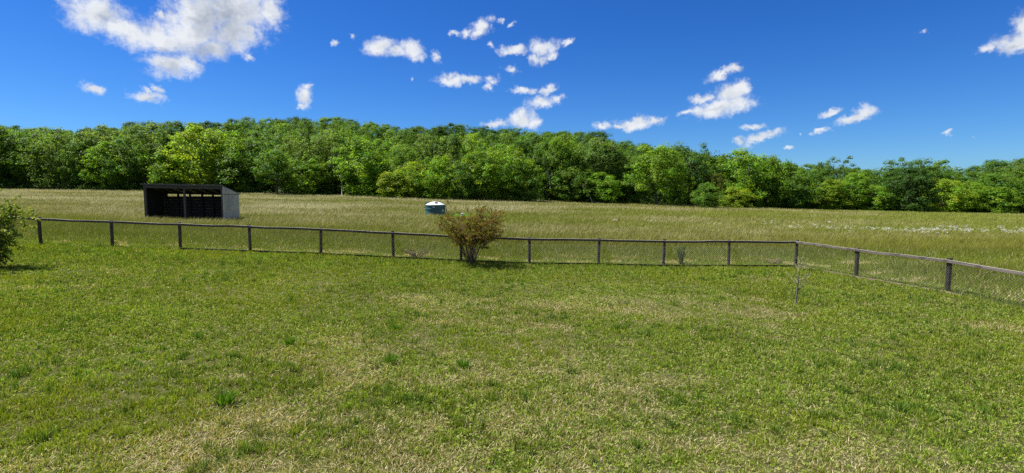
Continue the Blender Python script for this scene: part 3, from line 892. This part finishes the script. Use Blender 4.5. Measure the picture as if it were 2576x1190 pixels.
# ------------------------------------------------------------------ stock tank
def build_tank():
    M_T = surf_mat('tank_plastic', (.014, .075, .095), (.024, .105, .125), (1.5, 1.5, 4), .38, .5, .03)
    M_TOP = surf_mat('tank_lid_paint', (.45, .50, .52), (.62, .66, .68), (2, 2, 2), .35, .5, .02)
    M_BLK = surf_mat('black_rubber', (.010, .010, .011), (.022, .022, .024), (9, 9, 9), .6, .4, 0)
    M_LBL = surf_mat('pale_label', (.42, .46, .48), (.60, .62, .64), (12, 12, 12), .6, .3, 0)
    z0 = gz(*TANK) - .05
    root = empty('water_tank', (TANK[0], TANK[1], z0))
    tag(root, 'round dark teal water tank with white domed top and black hose in the meadow', 'water tank')
    r = 1.13
    htop = at(1095, 516, TANK[1] - r).z - z0
    prof = [(r - .05, 0)]
    bands = [.45 * htop, .72 * htop]
    zz = 0.04
    prof.append((r, .04))
    for bz in (.30 * htop, .66 * htop):
        prof += [(r, bz - .05), (r + .03, bz - .035), (r + .03, bz + .035), (r, bz + .05)]
    prof += [(r, htop - .10), (r + .025, htop - .08), (r + .025, htop - .01), (r - .03, htop)]
    m = MB(); m.lathe(prof, 48); m.build('tank_body', M_T, root)
    m = MB(); dz = (at(1095, 506, TANK[1]).z - z0 - htop) * .88
    pr = [(r - .02, htop + .004)] + [(r * (1 - t) * .97 + .02, htop + .01 + dz * (1 - (1 - t) ** 1.7)) for t in np.linspace(.03, .98, 9)]
    m.lathe(pr, 48); o = m.build('lid', M_TOP, root, smooth=True)
    # square lugs on the rim and dark hatch
    m = MB(); m.box((-.92, .35, htop + .16), (.5, .25, .26)); m.build('lug', M_T, root, bevel=.02)
    m = MB(); m.box((.62, .55, htop + .16), (.3, .22, .24)); m.build('lug', M_T, root, bevel=.02)
    m = MB()
    from mathutils import Matrix
    rt = Matrix.Rotation(math.radians(28), 3, 'X')
    m.box((.20, -.62, htop + dz * .60), (.30, .34, .16), rt); m.build('hatch', M_BLK, root, bevel=.02)
    # pale labels curved on the wall
    def label(a0, a1, za, zb):
        m = MB(); k = 6
        for i in range(k + 1):
            a = a0 + (a1 - a0) * i / k
            for z in (za, zb):
                for rr in (r + .002, r + .008): m.v.append((rr * math.cos(a), rr * math.sin(a), z))
        for i in range(k):
            b = i * 4; c = b + 4
            m.f += [(b + 1, c + 1, c + 3, b + 3), (b, b + 2, c + 2, c), (b + 2, b + 3, c + 3, c + 2), (b, c, c + 1, b + 1)]
        m.build('label', M_LBL, root)
    label(math.radians(-97), math.radians(-84), htop * .80, htop * .87)
    label(math.radians(-38), math.radians(-25), htop * .44, htop * .68)
    # hose from the right side to the ground, and a float cup
    m = MB()
    ax = math.cos(math.radians(-15)) * r; ay = math.sin(math.radians(-15)) * r
    pts = [(ax - .02, ay, htop * .90), (ax + .12, ay - .02, htop * .92), (ax + .18, ay - .05, htop * .78), (ax + .22, ay - .08, htop * .52), (ax + .36, ay - .15, htop * .28), (ax + .52, ay - .25, htop * .10), (ax + .6, ay - .3, 0)]
    m.tube(pts, .035, 8); m.build('hose', M_BLK, root, smooth=True)
    # small pale block on the ground by the hose
    p = on_ground(1163, 540); 
    b = MB(); b.box((0, 0, .14), (.30, .24, .36), None, .85)
    o = b.build('salt_block', M_LBL, None, bevel=.04); 
    q = at(1163, 537, TANK[1] - 1.2)
    o.location = (q.x, q.y, q.z - .28)
    tag(o, 'small pale salt block half hidden in the grass right of the water tank', 'salt block')
build_tank()

# ------------------------------------------------------------------ foliage
def leaf_quads(P, Nrm, size, rng, aspect=.6):
    """diamond leaves at points P facing Nrm"""
    n = len(P)
    Nrm = Nrm / np.maximum(np.linalg.norm(Nrm, axis=1, keepdims=True), 1e-6)
    r = rng.normal(size=(n, 3)); a = np.cross(Nrm, r); a /= np.maximum(np.linalg.norm(a, axis=1, keepdims=True), 1e-6)
    b = np.cross(Nrm, a)
    s = size[:, None]
    V = np.stack([P - a * s, P - b * s * aspect, P + a * s, P + b * s * aspect], 1)
    return V

def make_crown(seed, env, nclump=110, per=84, clump=.085, leaf=.0145, bottom=.1, top=.97, flat=.85, dens_pow=.55, sky=0.0, name='crown', tintvar=.25):
    """crown of height 1 and half width about .5*env(z); leaf clumps through its volume"""
    rng = np.random.default_rng(seed)
    P_, N_, S_, C_ = [], [], [], []
    centers = []
    tries = 0
    while len(centers) < nclump and tries < 8000:
        tries += 1
        z = rng.uniform(bottom, top); rad = env(z)
        if rng.random() > (rad / .5) ** .8: continue
        a = rng.uniform(0, 6.283); rr = rad * rng.uniform(0, 1) ** dens_pow
        lump = 1 + .22 * math.sin(a * 3 + seed) * math.sin(z * 9 + seed * 2)
        c = np.array((math.cos(a) * rr * lump, math.sin(a) * rr * lump, z - .04))
        centers.append(c)
    for c in centers:
        k = int(per * rng.uniform(.5, 1.4)); cr = clump * rng.uniform(.6, 1.35)
        d = rng.normal(size=(k, 3)); d /= np.linalg.norm(d, axis=1, keepdims=True)
        d[:, 2] = np.where(d[:, 2] < 0, d[:, 2] * .45, d[:, 2])
        rr = rng.uniform(.45, 1.05, k)[:, None]
        P = c + d * rr * cr * np.array((1, 1, flat))
        out = c - np.array((0, 0, .45)); out = out / (np.linalg.norm(out) + 1e-6)
        Nn = d * .9 + out * .5 + np.array((0, 0, .55)) + rng.normal(size=(k, 3)) * .5
        P_.append(P); N_.append(Nn); S_.append(leaf * rng.uniform(.6, 1.5, k))
        t = 1 + rng.normal(0, tintvar * .6); hue = rng.normal(0, .08)
        C_.append(np.tile(np.array((t * (1 + hue), t, t * (1 - hue))), (k, 1)))
    P = np.concatenate(P_); Nn = np.concatenate(N_); S = np.concatenate(S_); C = np.clip(np.concatenate(C_), .3, 2)
    V = leaf_quads(P, Nn, S, rng)
    Fc = (np.arange(len(P)) * 4)[:, None] + np.array([[0, 1, 2, 3]])
    me = tri_mesh(name, V.reshape(-1, 3), Fc, M_LEAF, 4, np.repeat(C[:, None], 4, 1).reshape(-1, 3), link=False)
    return me, centers

def make_trunk(seed, centers, env, r0=.018, fork=.3, mat=None, nl=14, name='trunk'):
    rng = random.Random(seed); m = MB()
    top = .82; pts = []; ox = oy = 0
    for i in range(8):
        t = i / 7; ox += rng.uniform(-.012, .012); oy += rng.uniform(-.012, .012)
        pts.append(Vector((ox, oy, -.03 + (top + .03) * t)))
    m.tube(pts, [r0 * (1.35 if i == 0 else 1) * (1 - .82 * i / 7) for i in range(8)], 7)
    cs = list(centers); rng.shuffle(cs)
    for c in cs[:nl]:
        c = Vector(c); h = max(fork, c.z - c.xy.length * .9 - .05); h = min(h, top * .9)
        k = h / top * 7; i = int(k); p = pts[min(i, 6)].lerp(pts[min(i + 1, 7)], k - i)
        mid = p.lerp(c, .5) + Vector((0, 0, -.02)); rr = r0 * (1 - .82 * h / top) * .6
        m.tube([p, mid, c], [rr, rr * .6, rr * .2], 5, cap=False)
    return m.build(name, mat or M_BARK, link=False, smooth=True)

def e_round(z): return .5 * math.sqrt(max(0, 1 - ((z - .55) / .47) ** 2))
def e_oval(z): return .46 * max(0, math.sin(math.pi * min(1, max(0, (z - .02) / .98)) ** .85)) ** .65
def e_cone(z): return .5 * max(0, 1 - z) ** .7 * min(1, z / .15 + .3)
def e_bush(z): return .5 * math.sqrt(max(0, 1 - (z / 1.0) ** 2.6)) * (.85 + .15 * min(1, z * 4))
def e_airy(z): return .5 * math.sqrt(max(0, 1 - ((z - .68) / .34) ** 2))
def e_full(z): return .48 * max(0, 1 - max(0, (z - .35) / .65) ** 2.4) ** .5 * min(1, .55 + z * 1.2)
KINDS = {}
def kind(name, seed, env, **kw):
    tr = {k[3:]: kw.pop(k) for k in list(kw) if k.startswith('tr_')}
    me, cs = make_crown(seed, env, **kw)
    KINDS.setdefault(name, []).append((me, make_trunk(seed, cs, env, **tr)))
for s in (1, 2, 3): kind('round', s, e_round, nclump=150, bottom=.10, clump=.098)
for s in (4, 5, 6): kind('oval', s, e_oval, nclump=160, bottom=.04, clump=.088)
for s in (7, 8): kind('soft', s, e_full, nclump=260, per=56, bottom=.03, clump=.070, leaf=.0125)
for s in (9, 10, 11): kind('full', s, e_full, nclump=170, bottom=.02, clump=.095)
for s in (12, 13): kind('bush', s, e_bush, nclump=120, bottom=.02, clump=.13, leaf=.022)
for s in (14, 15): kind('airy', s, e_airy, nclump=60, per=70, bottom=.36, clump=.075, leaf=.013, tr_nl=40, tr_r0=.02)
kind('dense', 16, e_bush, nclump=240, per=90, bottom=.02, clump=.09, leaf=.014, dens_pow=.4)
kind('open', 17, e_airy, nclump=75, per=70, bottom=.34, clump=.085, leaf=.013, tr_nl=34, tr_r0=.022)
kind('trunked', 21, e_round, nclump=140, bottom=.30, clump=.095, tr_r0=.024, tr_nl=22)
for s in (18, 19): kind('cone', s, e_cone, nclump=130, bottom=.03, clump=.09)
TINT = {  # leaf colours
 'bright': (.138, .255, .024), 'yellow': (.185, .285, .024), 'mid': (.096, .190, .026), 'grey': (.120, .205, .042),
 'dark': (.076, .158, .026), 'deep': (.046, .106, .020), 'soft': (.116, .195, .040), 'olive': (.11, .14, .030), 'brown': (.12, .10, .06)}
def tree(px, topy, wpx, Y, kd, tn, label, group, base=None, cat='tree', name='tree', bright=1.0, k=None):
    x = (px - 1288.0) / F * Y
    zb = gz(x, Y)
    # depth along the view axis so that the top lands on the wanted row
    zt = at(px, topy, Y).z
    h = max(zt - zb, 2.0); wd = wpx / F * Y
    var = KINDS[kd]; me, tr = var[(k if k is not None else random.randrange(len(var)))]
    o = empty(name, (x, Y, zb), random.uniform(0, 6.28))
    c = bpy.data.objects.new('crown', me); t = bpy.data.objects.new('trunk', tr)
    for q in (c, t):
        COL.objects.link(q); q.parent = o
    c.scale = (wd, wd, h); t.scale = ((wd + h) / 2 * .9,) * 2 + (h,)
    v = random.uniform(.9, 1.1) * bright
    tc = TINT[tn]; c.color = (tc[0] * v * random.uniform(.95, 1.05), tc[1] * v, tc[2] * v, 1)
    tag(o, label, cat, group)
    return o

random.seed(21)
GF = 'trees along the far edge of the meadow'
FRONT = [
 # px, top row, width, distance, kind, tint, label
 (-60,300,170,124,'full','dark','dark tree at the left border of the treeline, cut off by the picture edge'),
 (22,312,110,121,'full','dark','first dark green tree from the left edge of the picture, above the nearby left shrub'),
 (82,322,105,123,'soft','mid','second mid green tree from the left, right of the dark one'),
 (155,314,110,121,'soft','soft','broad soft pale green tree above the first fence post from the left'),
 (232,330,95,123,'oval','mid','mid green oval tree midway between the left edge and the shed'),
 (280,352,88,119,'oval','bright','bright lower tree whose crown nearly reaches the ground left of the shed'),
 (268,308,110,127,'soft','soft','tall pale tree rising behind the bright lower tree left of the shed'),
 (330,340,84,120,'full','mid','mid green tree whose foot meets the left corner of the shed'),
 (382,301,125,124,'soft','soft','tall feathery grey green tree right above the left end of the shed'),
 (428,368,66,118,'bush','bright','small bright rounded tree just left of the big yellow green one behind the shed'),
 (440,335,70,124,'oval','dark','dark narrow tree squeezed left of the big yellow green one'),
 (508,311,128,118,'oval','yellow','largest yellow green tree, pointed top, behind the middle of the shed'),
 (585,322,110,121,'round','bright','bright green rounded tree behind the right end of the shed'),
 (590,385,84,117,'bush','mid','lower mid green tree right behind the grey end wall of the shed'),
 (655,345,84,122,'full','dark','dark green tree just right of the shed'),
 (700,372,80,113,'trunked','mid','mid green tree with bare lower trunk in a dark gap right of the shed'),
 (752,336,92,121,'soft','grey','dusty green tree with a broad flat top, second right of the dark gap'),
 (772,385,100,117,'full','bright','bright low branching tree in front of the dusty green one'),
 (820,331,100,122,'soft','grey','tall grey green tree left of the dense bright green one at left centre'),
 (862,375,66,120,'oval','dark','dark slender tree in the shade left of the dense bright green one'),
 (912,340,116,117,'full','bright','dense bright green tree with stacked layers between shed and tank'),
 (958,392,62,120,'full','dark','dark tree just right of the dense layered bright one'),
 (990,425,70,111,'bush','yellow','small light yellow green tree jutting forward to the meadow left of the tank'),
 (1016,362,86,119,'soft','mid','mid green tree with silvery twigs behind the small light jutting one'),
 (1042,404,76,112,'full','yellow','bright bushy tree directly left of and above the water tank'),
 (1080,330,92,122,'soft','grey','tall grey green tree rising straight behind the water tank'),
 (1108,385,96,111,'full','bright','bright spreading tree directly behind the water tank'),
 (1138,327,98,120,'oval','soft','tallest pale green tree right of the grey one behind the tank'),
 (1168,400,82,110,'full','mid','mid green bushy tree above the multi stemmed bush'),
 (1190,328,84,122,'round','bright','bright round topped tree in the upper row above the bush'),
 (1212,378,98,111,'round','bright','bright round tree in the lower row above the right side of the bush'),
 (1270,358,104,112,'round','bright','bright domed tree with dark shade under it right of the bush'),
 (1318,398,84,111,'full','mid','green tree whose right side slopes down to the meadow at picture centre'),
 (1310,335,88,124,'oval','dark','dark tree behind the domed one at picture centre'),
 (1366,352,82,121,'full','dark','dark ivy covered tree in the shade right of picture centre'),
 (1407,328,96,120,'oval','bright','tall bright green tree standing over the dark ivy covered one'),
 (1438,414,86,116,'round','mid','low green tree with arching crown and leaning pale stem, right of the ivy covered one'),
 (1462,372,70,122,'full','dark','dark tree behind the low arching one'),
 (1512,337,96,121,'oval','soft','tall pale tree with pointed top and open twigs on the right of the centre'),
 (1510,430,84,115,'full','bright','lower bright tree in front of the tall pale pointed one'),
 (1560,368,72,123,'oval','dark','dark oval tree right of the tall pale pointed one'),
 (1590,388,70,120,'full','mid','mid green tree left of the one with the dark visible trunk'),
 (1650,360,112,112,'trunked','bright','bright tree with a clearly visible dark forked trunk'),
 (1696,400,70,118,'full','bright','bright tree with drooping branches right of the dark forked trunk'),
 (1735,344,100,122,'open','dark','tallest dark open tree with bare limbs against the sky on the right'),
 (1742,400,84,121,'full','deep','dark leafy tree under the open limbed one'),
 (1810,380,64,124,'oval','dark','dark tree right of the tall open limbed one'),
 (1795,432,60,118,'soft','olive','thin olive tree with bare grey twigs behind the small dark foreground tree'),
 (1779,455,62,104,'full','mid','small green tree standing forward of the edge below the open limbed tree'),
 (1868,370,112,118,'full','bright','broad bright domed tree under the small low cloud on the right'),
 (1852,468,66,110,'bush','yellow','low yellow green shrubby tree under the broad domed one'),
 (1925,388,88,119,'full','bright','bright tree immediately right of the broad domed one'),
 (1968,396,84,117,'oval','bright','bright oval tree second right of the broad domed one'),
 (2010,430,76,115,'full','mid','mid green lower tree third right of the broad domed one'),
 (2052,420,84,118,'full','dark','dark tree with bright skirts left of the airy pine topped pair'),
 (2098,388,86,130,'airy','dark','airy dark tree with two rounded tops above the line on the right'),
 (2080,448,80,114,'full','yellow','yellow green tree beneath the airy two topped one'),
 (2134,432,84,116,'full','bright','bright tree just right below the airy two topped one'),
 (2176,422,84,119,'round','mid','mid green round tree left of the big dark dense one'),
 (2196,462,74,113,'full','bright','low bright tree touching the left of the big dark dense one'),
 (2282,412,98,112,'dense','deep','big dark dense round tree standing out of the right hand treeline'),
 (2272,384,96,130,'airy','dark','airy many topped tree rising above the big dark dense one'),
 (2348,398,90,128,'round','mid','dome shaped tree behind and right of the big dark dense one'),
 (2372,446,96,114,'full','yellow','yellow topped low tree right of the big dark dense one'),
 (2436,456,90,116,'full','bright','bright low tree second right of the big dark dense one'),
 (2440,428,90,126,'full','mid','mid green tree behind the two low bright ones on the right'),
 (2512,432,100,118,'full','mid','mid green spreading tree near the right edge of the treeline'),
 (2572,392,110,119,'soft','soft','tall soft green tree at the right border of the treeline'),
 (2500,470,80,113,'bush','bright','low bright bushy tree near the right end of the treeline'),
 (2640,380,150,122,'full','mid','green tree cut by the right edge of the picture'),
]
for row in FRONT:
    px, ty, w, Y, kd, tn, lab = row
    tree(px, ty, w * 1.3, Y, kd, tn, lab, GF)

# second rank and wooded hill: repeats told apart only by kind and place
def hill_row(Y, px0, px1, step, top_f, grp, lab_prefix, kinds, tints, jit=1.0):
    n = 0
    px = px0
    while px < px1:
        p = px + random.uniform(-.3, .3) * step
        x = (p - 1288) / F * Y; zb = gz(x, Y)
        h = random.uniform(12.5, 17.5) if Y < 240 else random.uniform(14.2, 16.2)
        zt = zb + h
        # row of the top from its height
        d = math.hypot(0, Y)
        ty = 595 - F * math.tan(math.atan2(zt - CAM.z, Y) + PITCH)
        sky_y = float(np.interp(p, [q[0] for q in SKYL], [q[1] for q in SKYL]))
        ty = max(ty, sky_y + random.uniform(-3, 9))      # the wood never stands above its own skyline
        i = random.randrange(len(kinds)); tn = random.choice(tints)
        w = random.uniform(11.5, 16.0) / Y * F
        nm = {'round': 'round topped', 'oval': 'oval', 'full': 'full crowned', 'soft': 'soft feathery', 'cone': 'pointed'}[kinds[i]]
        cn = {'mid': 'mid green', 'dark': 'dark green', 'deep': 'very dark green', 'bright': 'bright green', 'grey': 'grey green', 'soft': 'pale green', 'olive': 'olive green'}[tn]
        tree(p, ty, w, Y + random.uniform(-4, 4), kinds[i], tn, f'{cn} {nm} tree {lab_prefix}', grp + ' (' + cn + ' ' + nm + ')')
        px += step * random.uniform(.85, 1.15); n += 1
    return n
cnt = 0
cnt += hill_row(134, -80, 2700, 92, 0, 'trees of the second rank', 'just behind the front rank of the treeline', ['full', 'round', 'oval'], ['mid', 'dark', 'bright'])
cnt += hill_row(152, -60, 1850, 86, 0, 'trees at the foot of the hill', 'at the foot of the wooded hill', ['full', 'round', 'oval', 'soft'], ['mid', 'dark', 'grey'])
cnt += hill_row(172, -60, 1750, 78, 0, 'trees on the lower hillside', 'on the lower slope of the wooded hill', ['full', 'round'], ['dark', 'mid', 'grey'])
cnt += hill_row(196, -60, 1700, 70, 0, 'trees on the middle hillside', 'halfway up the wooded hill', ['full', 'round', 'oval'], ['dark', 'mid', 'deep'])
cnt += hill_row(224, -60, 1700, 58, 0, 'trees on the upper hillside', 'high on the slope of the wooded hill', ['full', 'round'], ['dark', 'mid', 'deep'])
cnt += hill_row(254, -60, 2660, 50, 0, 'trees on the ridge', 'on the ridge line against the sky', ['round', 'full'], ['dark', 'deep', 'dark', 'mid'])
print('hill trees', cnt)

# undergrowth: one tangled mass of low leaves along the foot of the trees
def undergrowth():
    rng = RNG; n = 4200
    u = rng.uniform(-1.12, 1.12, n); Y = rng.uniform(116, 136, n); x = u * Y
    z = ground_z(x, Y) + rng.uniform(0, 1, n) ** 1.5 * 4.5 * sstep(114, 122, Y)
    k = 34
    c = np.repeat(np.stack([x, Y, z], -1), k, 0)
    d = rng.normal(size=(n * k, 3)); d /= np.linalg.norm(d, axis=1, keepdims=True); d[:, 2] = np.abs(d[:, 2]) * 1.0 - .2
    P = c + d * rng.uniform(.4, 1.0, (n * k, 1)) * np.repeat(rng.uniform(.6, 1.5, n), k)[:, None] * np.array((1, 1, .8))
    V = leaf_quads(P, d + np.array((0, 0, .5)) + rng.normal(size=(n * k, 3)) * .5, rng.uniform(.1, .24, n * k), rng)
    base = np.array((.048, .100, .018)); t = np.repeat(rng.uniform(.5, 1.7, n), k)[:, None]
    C = np.repeat((base * t)[:, None], 4, 1)
    Fc = (np.arange(n * k) * 4)[:, None] + np.array([[0, 1, 2, 3]])
    o = tri_mesh('undergrowth', V.reshape(-1, 3), Fc, M_SHRUBLEAF, 4, C.reshape(-1, 3))
    tag(o, 'dark tangled undergrowth filling the foot of the treeline', None, None, 'stuff')
undergrowth()

# pale dead trunks standing out in the woods
def dead_stem(px, y0, y1, Y, lean, lab):
    a = at(px, y0, Y); b = at(px + lean, y1, Y)
    root = empty('dead_tree', (a.x, a.y, a.z))
    m = MB(); d = b - a
    pts = [Vector((0, 0, -.4)), d * .35 + Vector((.1, 0, 0)), d * .7 + Vector((-.08, 0, 0)), d]
    m.tube(pts, [.10, .085, .06, .02], 7); m.build('trunk', M_PALEBARK, root, smooth=True)
    m = MB()
    for t, s, l in ((.45, 1, .28), (.62, -1, .25), (.78, 1, .18)):
        p = d * t; L_ = d.length * l
        m.tube([p, p + Vector((s * L_ * .6, 0, L_ * .5)), p + Vector((s * L_ * .8, .1, L_))], [.04, .03, .012], 5)
    m.build('limb', M_PALEBARK, root, smooth=True)
    tag(root, lab, 'dead tree')
dead_stem(860, 488, 420, 114, -2, 'thin pale bare stem in front of the grey green trees right of the shed')
dead_stem(1492, 508, 455, 113, -32, 'pale leaning bare stem at the foot of the low arching tree')
dead_stem(1880, 440, 398, 116, 8, 'pale bare forked stem above the low yellow green shrubby tree')
dead_stem(1384, 470, 415, 116, -8, 'short pale crooked stem beside the ivy covered tree')

# ------------------------------------------------------------------ near shrubs
def shrub(name, px, py, Y, height, width, nstems, label, cat, leafcols, leafsize, nleaf, spread=.9, group=None, base_spread=.10, droop=.1, mats=None, minh=.35, sub=6, seed=3, thick=.016, bareb=.0):
    rng = random.Random(seed); nr = np.random.default_rng(seed)
    p = at(px, py, Y); x, y = p.x, p.y; z = gz(x, y)
    root = empty(name, (x, y, z))
    tag(root, label, cat, group)
    m = MB(); tips = []
    for i in range(nstems):
        a = rng.uniform(0, 6.28); r = width / 2 * math.sqrt(rng.uniform(.02, 1)) * spread
        h = height * rng.uniform(.7, 1.0) * (1 - .28 * (r / (width / 2)) ** 2)
        b = Vector((math.cos(a) * base_spread * rng.random(), math.sin(a) * base_spread * rng.random(), -.03))
        t = Vector((math.cos(a) * r, math.sin(a) * r, h))
        mid = b.lerp(t, .5) + Vector((-math.cos(a) * r * .12, -math.sin(a) * r * .12, h * .06))
        m2 = b.lerp(mid, .5) + Vector((rng.uniform(-.03, .03), rng.uniform(-.03, .03), 0))
        th = thick * rng.uniform(.5, 1.2)
        pts = [b, m2, mid, mid.lerp(t, .5) + Vector((rng.uniform(-.05, .05), rng.uniform(-.05, .05), .03)), t]
        m.tube(pts, [th, th * .85, th * .6, th * .4, th * .15], 5, cap=False)
        for k in range(sub):
            f = rng.uniform(minh, 1); s = pts[2].lerp(pts[4], (f - .5) * 2) if f > .5 else pts[0].lerp(pts[2], f * 2)
            dd = Vector((math.cos(a) * .5 + rng.uniform(-1, 1), math.sin(a) * .5 + rng.uniform(-1, 1), rng.uniform(-.1, .9))).normalized() * height * rng.uniform(.10, .26)
            e = s + dd; mm = s.lerp(e, .5) + Vector((0, 0, .03)); e = e + Vector((0, 0, -droop * rng.random() * dd.length))
            m.tube([s, mm, e], [th * .35, th * .22, th * .08], 4, cap=False)
            tips += [(s, mm), (mm, e), (mm, e)]
        tips += [(pts[3], pts[4])]
    m.build('branches', M_TWIG, root)
    if nleaf:
        idx = nr.integers(0, len(tips), nleaf); f = nr.random(nleaf)[:, None]
        A = np.array([tuple(t[0]) for t in tips]); B = np.array([tuple(t[1]) for t in tips])
        P = A[idx] * (1 - f) + B[idx] * f + nr.normal(0, .022, (nleaf, 3))
        V = leaf_quads(P, nr.normal(size=(nleaf, 3)) + np.array((0, 0, .7)), leafsize * nr.uniform(.6, 1.4, nleaf), nr, .5)
        c0 = np.array(leafcols)
        # colour depends on the twig, so that sprays read as red, gold or green
        tc = nr.integers(0, len(c0), len(tips)); hz = P[:, 2] / height
        C = c0[tc[idx]]
        Fc = (np.arange(nleaf) * 4)[:, None] + np.array([[0, 1, 2, 3]])
        tri_mesh('leaves', V.reshape(-1, 3), Fc, M_SHRUBLEAF, 4, np.repeat(C[:, None], 4, 1).reshape(-1, 3), parent=root)
    return root
shrub('barberry_bush', 1184, 660, 21.55, 2.5, 3.4, 50, 'vase shaped multi stemmed bush with reddish gold and olive leaves against the fence', 'bush',
      [(.20, .17, .02), (.13, .15, .02), (.18, .10, .03), (.27, .23, .02), (.08, .10, .02), (.14, .075, .03), (.10, .12, .02), (.12, .08, .03)], .024, 36000, seed=5, minh=.40, thick=.016, sub=12, base_spread=.15)
shrub('leafy_shrub', -38, 690, 16.0, 2.4, 2.4, 38, 'leafy light green shrub at the left edge of the picture, nearer than the fence', 'shrub',
      [(.20, .27, .04), (.14, .22, .03), (.28, .34, .07), (.10, .16, .025)], .044, 13500, seed=9, minh=.05, spread=1.0, sub=14, droop=.5)
shrub('seedling_bush', 1715, 668, 23.0, .95, .55, 12, 'small dark upright shrub just beyond the fence on the right', 'shrub',
      [(.06, .13, .02), (.04, .08, .015)], .02, 1500, seed=12, minh=.2, sub=5)
shrub('dry_weed_pile', 1945, 668, 23.2, .35, 1.2, 18, 'pile of pale dry stalks beyond the fence near the corner post', 'dry stalks', [(.4, .35, .18), (.3, .27, .12)], .02, 500, seed=14, minh=.1, sub=3, spread=1.0, base_spread=.06)
shrub('dry_bramble', 1050, 655, 22.9, .5, 1.6, 24, 'low brownish bramble behind the fence left of the multi stemmed bush', 'bramble', [(.12, .10, .04), (.09, .09, .03), (.2, .17, .08)], .02, 900, seed=15, minh=.1, sub=4, spread=1.0, base_spread=.06)

def sapling():
    p = on_ground(2002, 764); z = gz(p.x, p.y)
    root = empty('sapling', (p.x, p.y, z))
    tag(root, 'bare young sapling with thin upswept pale twigs standing alone on the lawn at right', 'sapling')
    m = MB(); H = 1.36; rng = random.Random(4)
    pts = [Vector((.01 * i + rng.uniform(-.006, .006), 0, -.04 + H * i / 8)) for i in range(9)]
    m.tube(pts, [.030, .026, .023, .02, .017, .014, .010, .007, .004], 8); m.build('trunk', surf_mat('grey_bark', (.06, .055, .055), (.15, .14, .14), (30, 30, 8), .9, .1, .4), root, smooth=True)
    m = MB()
    for i in range(26):
        f = rng.uniform(.30, .97); k = f * 8; j = int(k); s = pts[min(j, 7)].lerp(pts[min(j + 1, 8)], k - j)
        a = rng.uniform(0, 6.28); L_ = rng.uniform(.22, .52) * (1.15 - f * .5)
        d = Vector((math.cos(a), math.sin(a) * .8, rng.uniform(.25, 1.1))).normalized()
        e1 = s + d * L_ * .55; e2 = s + d * L_ + Vector((0, 0, .05))
        m.tube([s, e1, e2], [.0065, .0048, .002], 5, cap=False)
        for _ in range(2):
            q = s.lerp(e2, rng.uniform(.4, .8)); d2 = (d + Vector((rng.uniform(-.7, .7), rng.uniform(-.7, .7), rng.uniform(0, .6)))).normalized()
            m.tube([q, q + d2 * L_ * .35], [.003, .0015], 4, cap=False)
    m.build('branches', surf_mat('pale_twig', (.12, .11, .08), (.28, .26, .20), (20, 20, 20), .8, .2, .1), root)
    n = 70; nr = np.random.default_rng(5)
    P = np.stack([nr.normal(.06, .15, n), nr.normal(0, .14, n), nr.uniform(.55, 1.4, n)], -1)
    V = leaf_quads(P, nr.normal(size=(n, 3)) + np.array((0, 0, .6)), nr.uniform(.010, .018, n), nr, .5)
    Fc = (np.arange(n) * 4)[:, None] + np.array([[0, 1, 2, 3]])
    tri_mesh('leaves', V.reshape(-1, 3), Fc, M_SHRUBLEAF, 4, np.tile(np.array((.14, .20, .04)), (n * 4, 1)), parent=root)
sapling()
print('done')
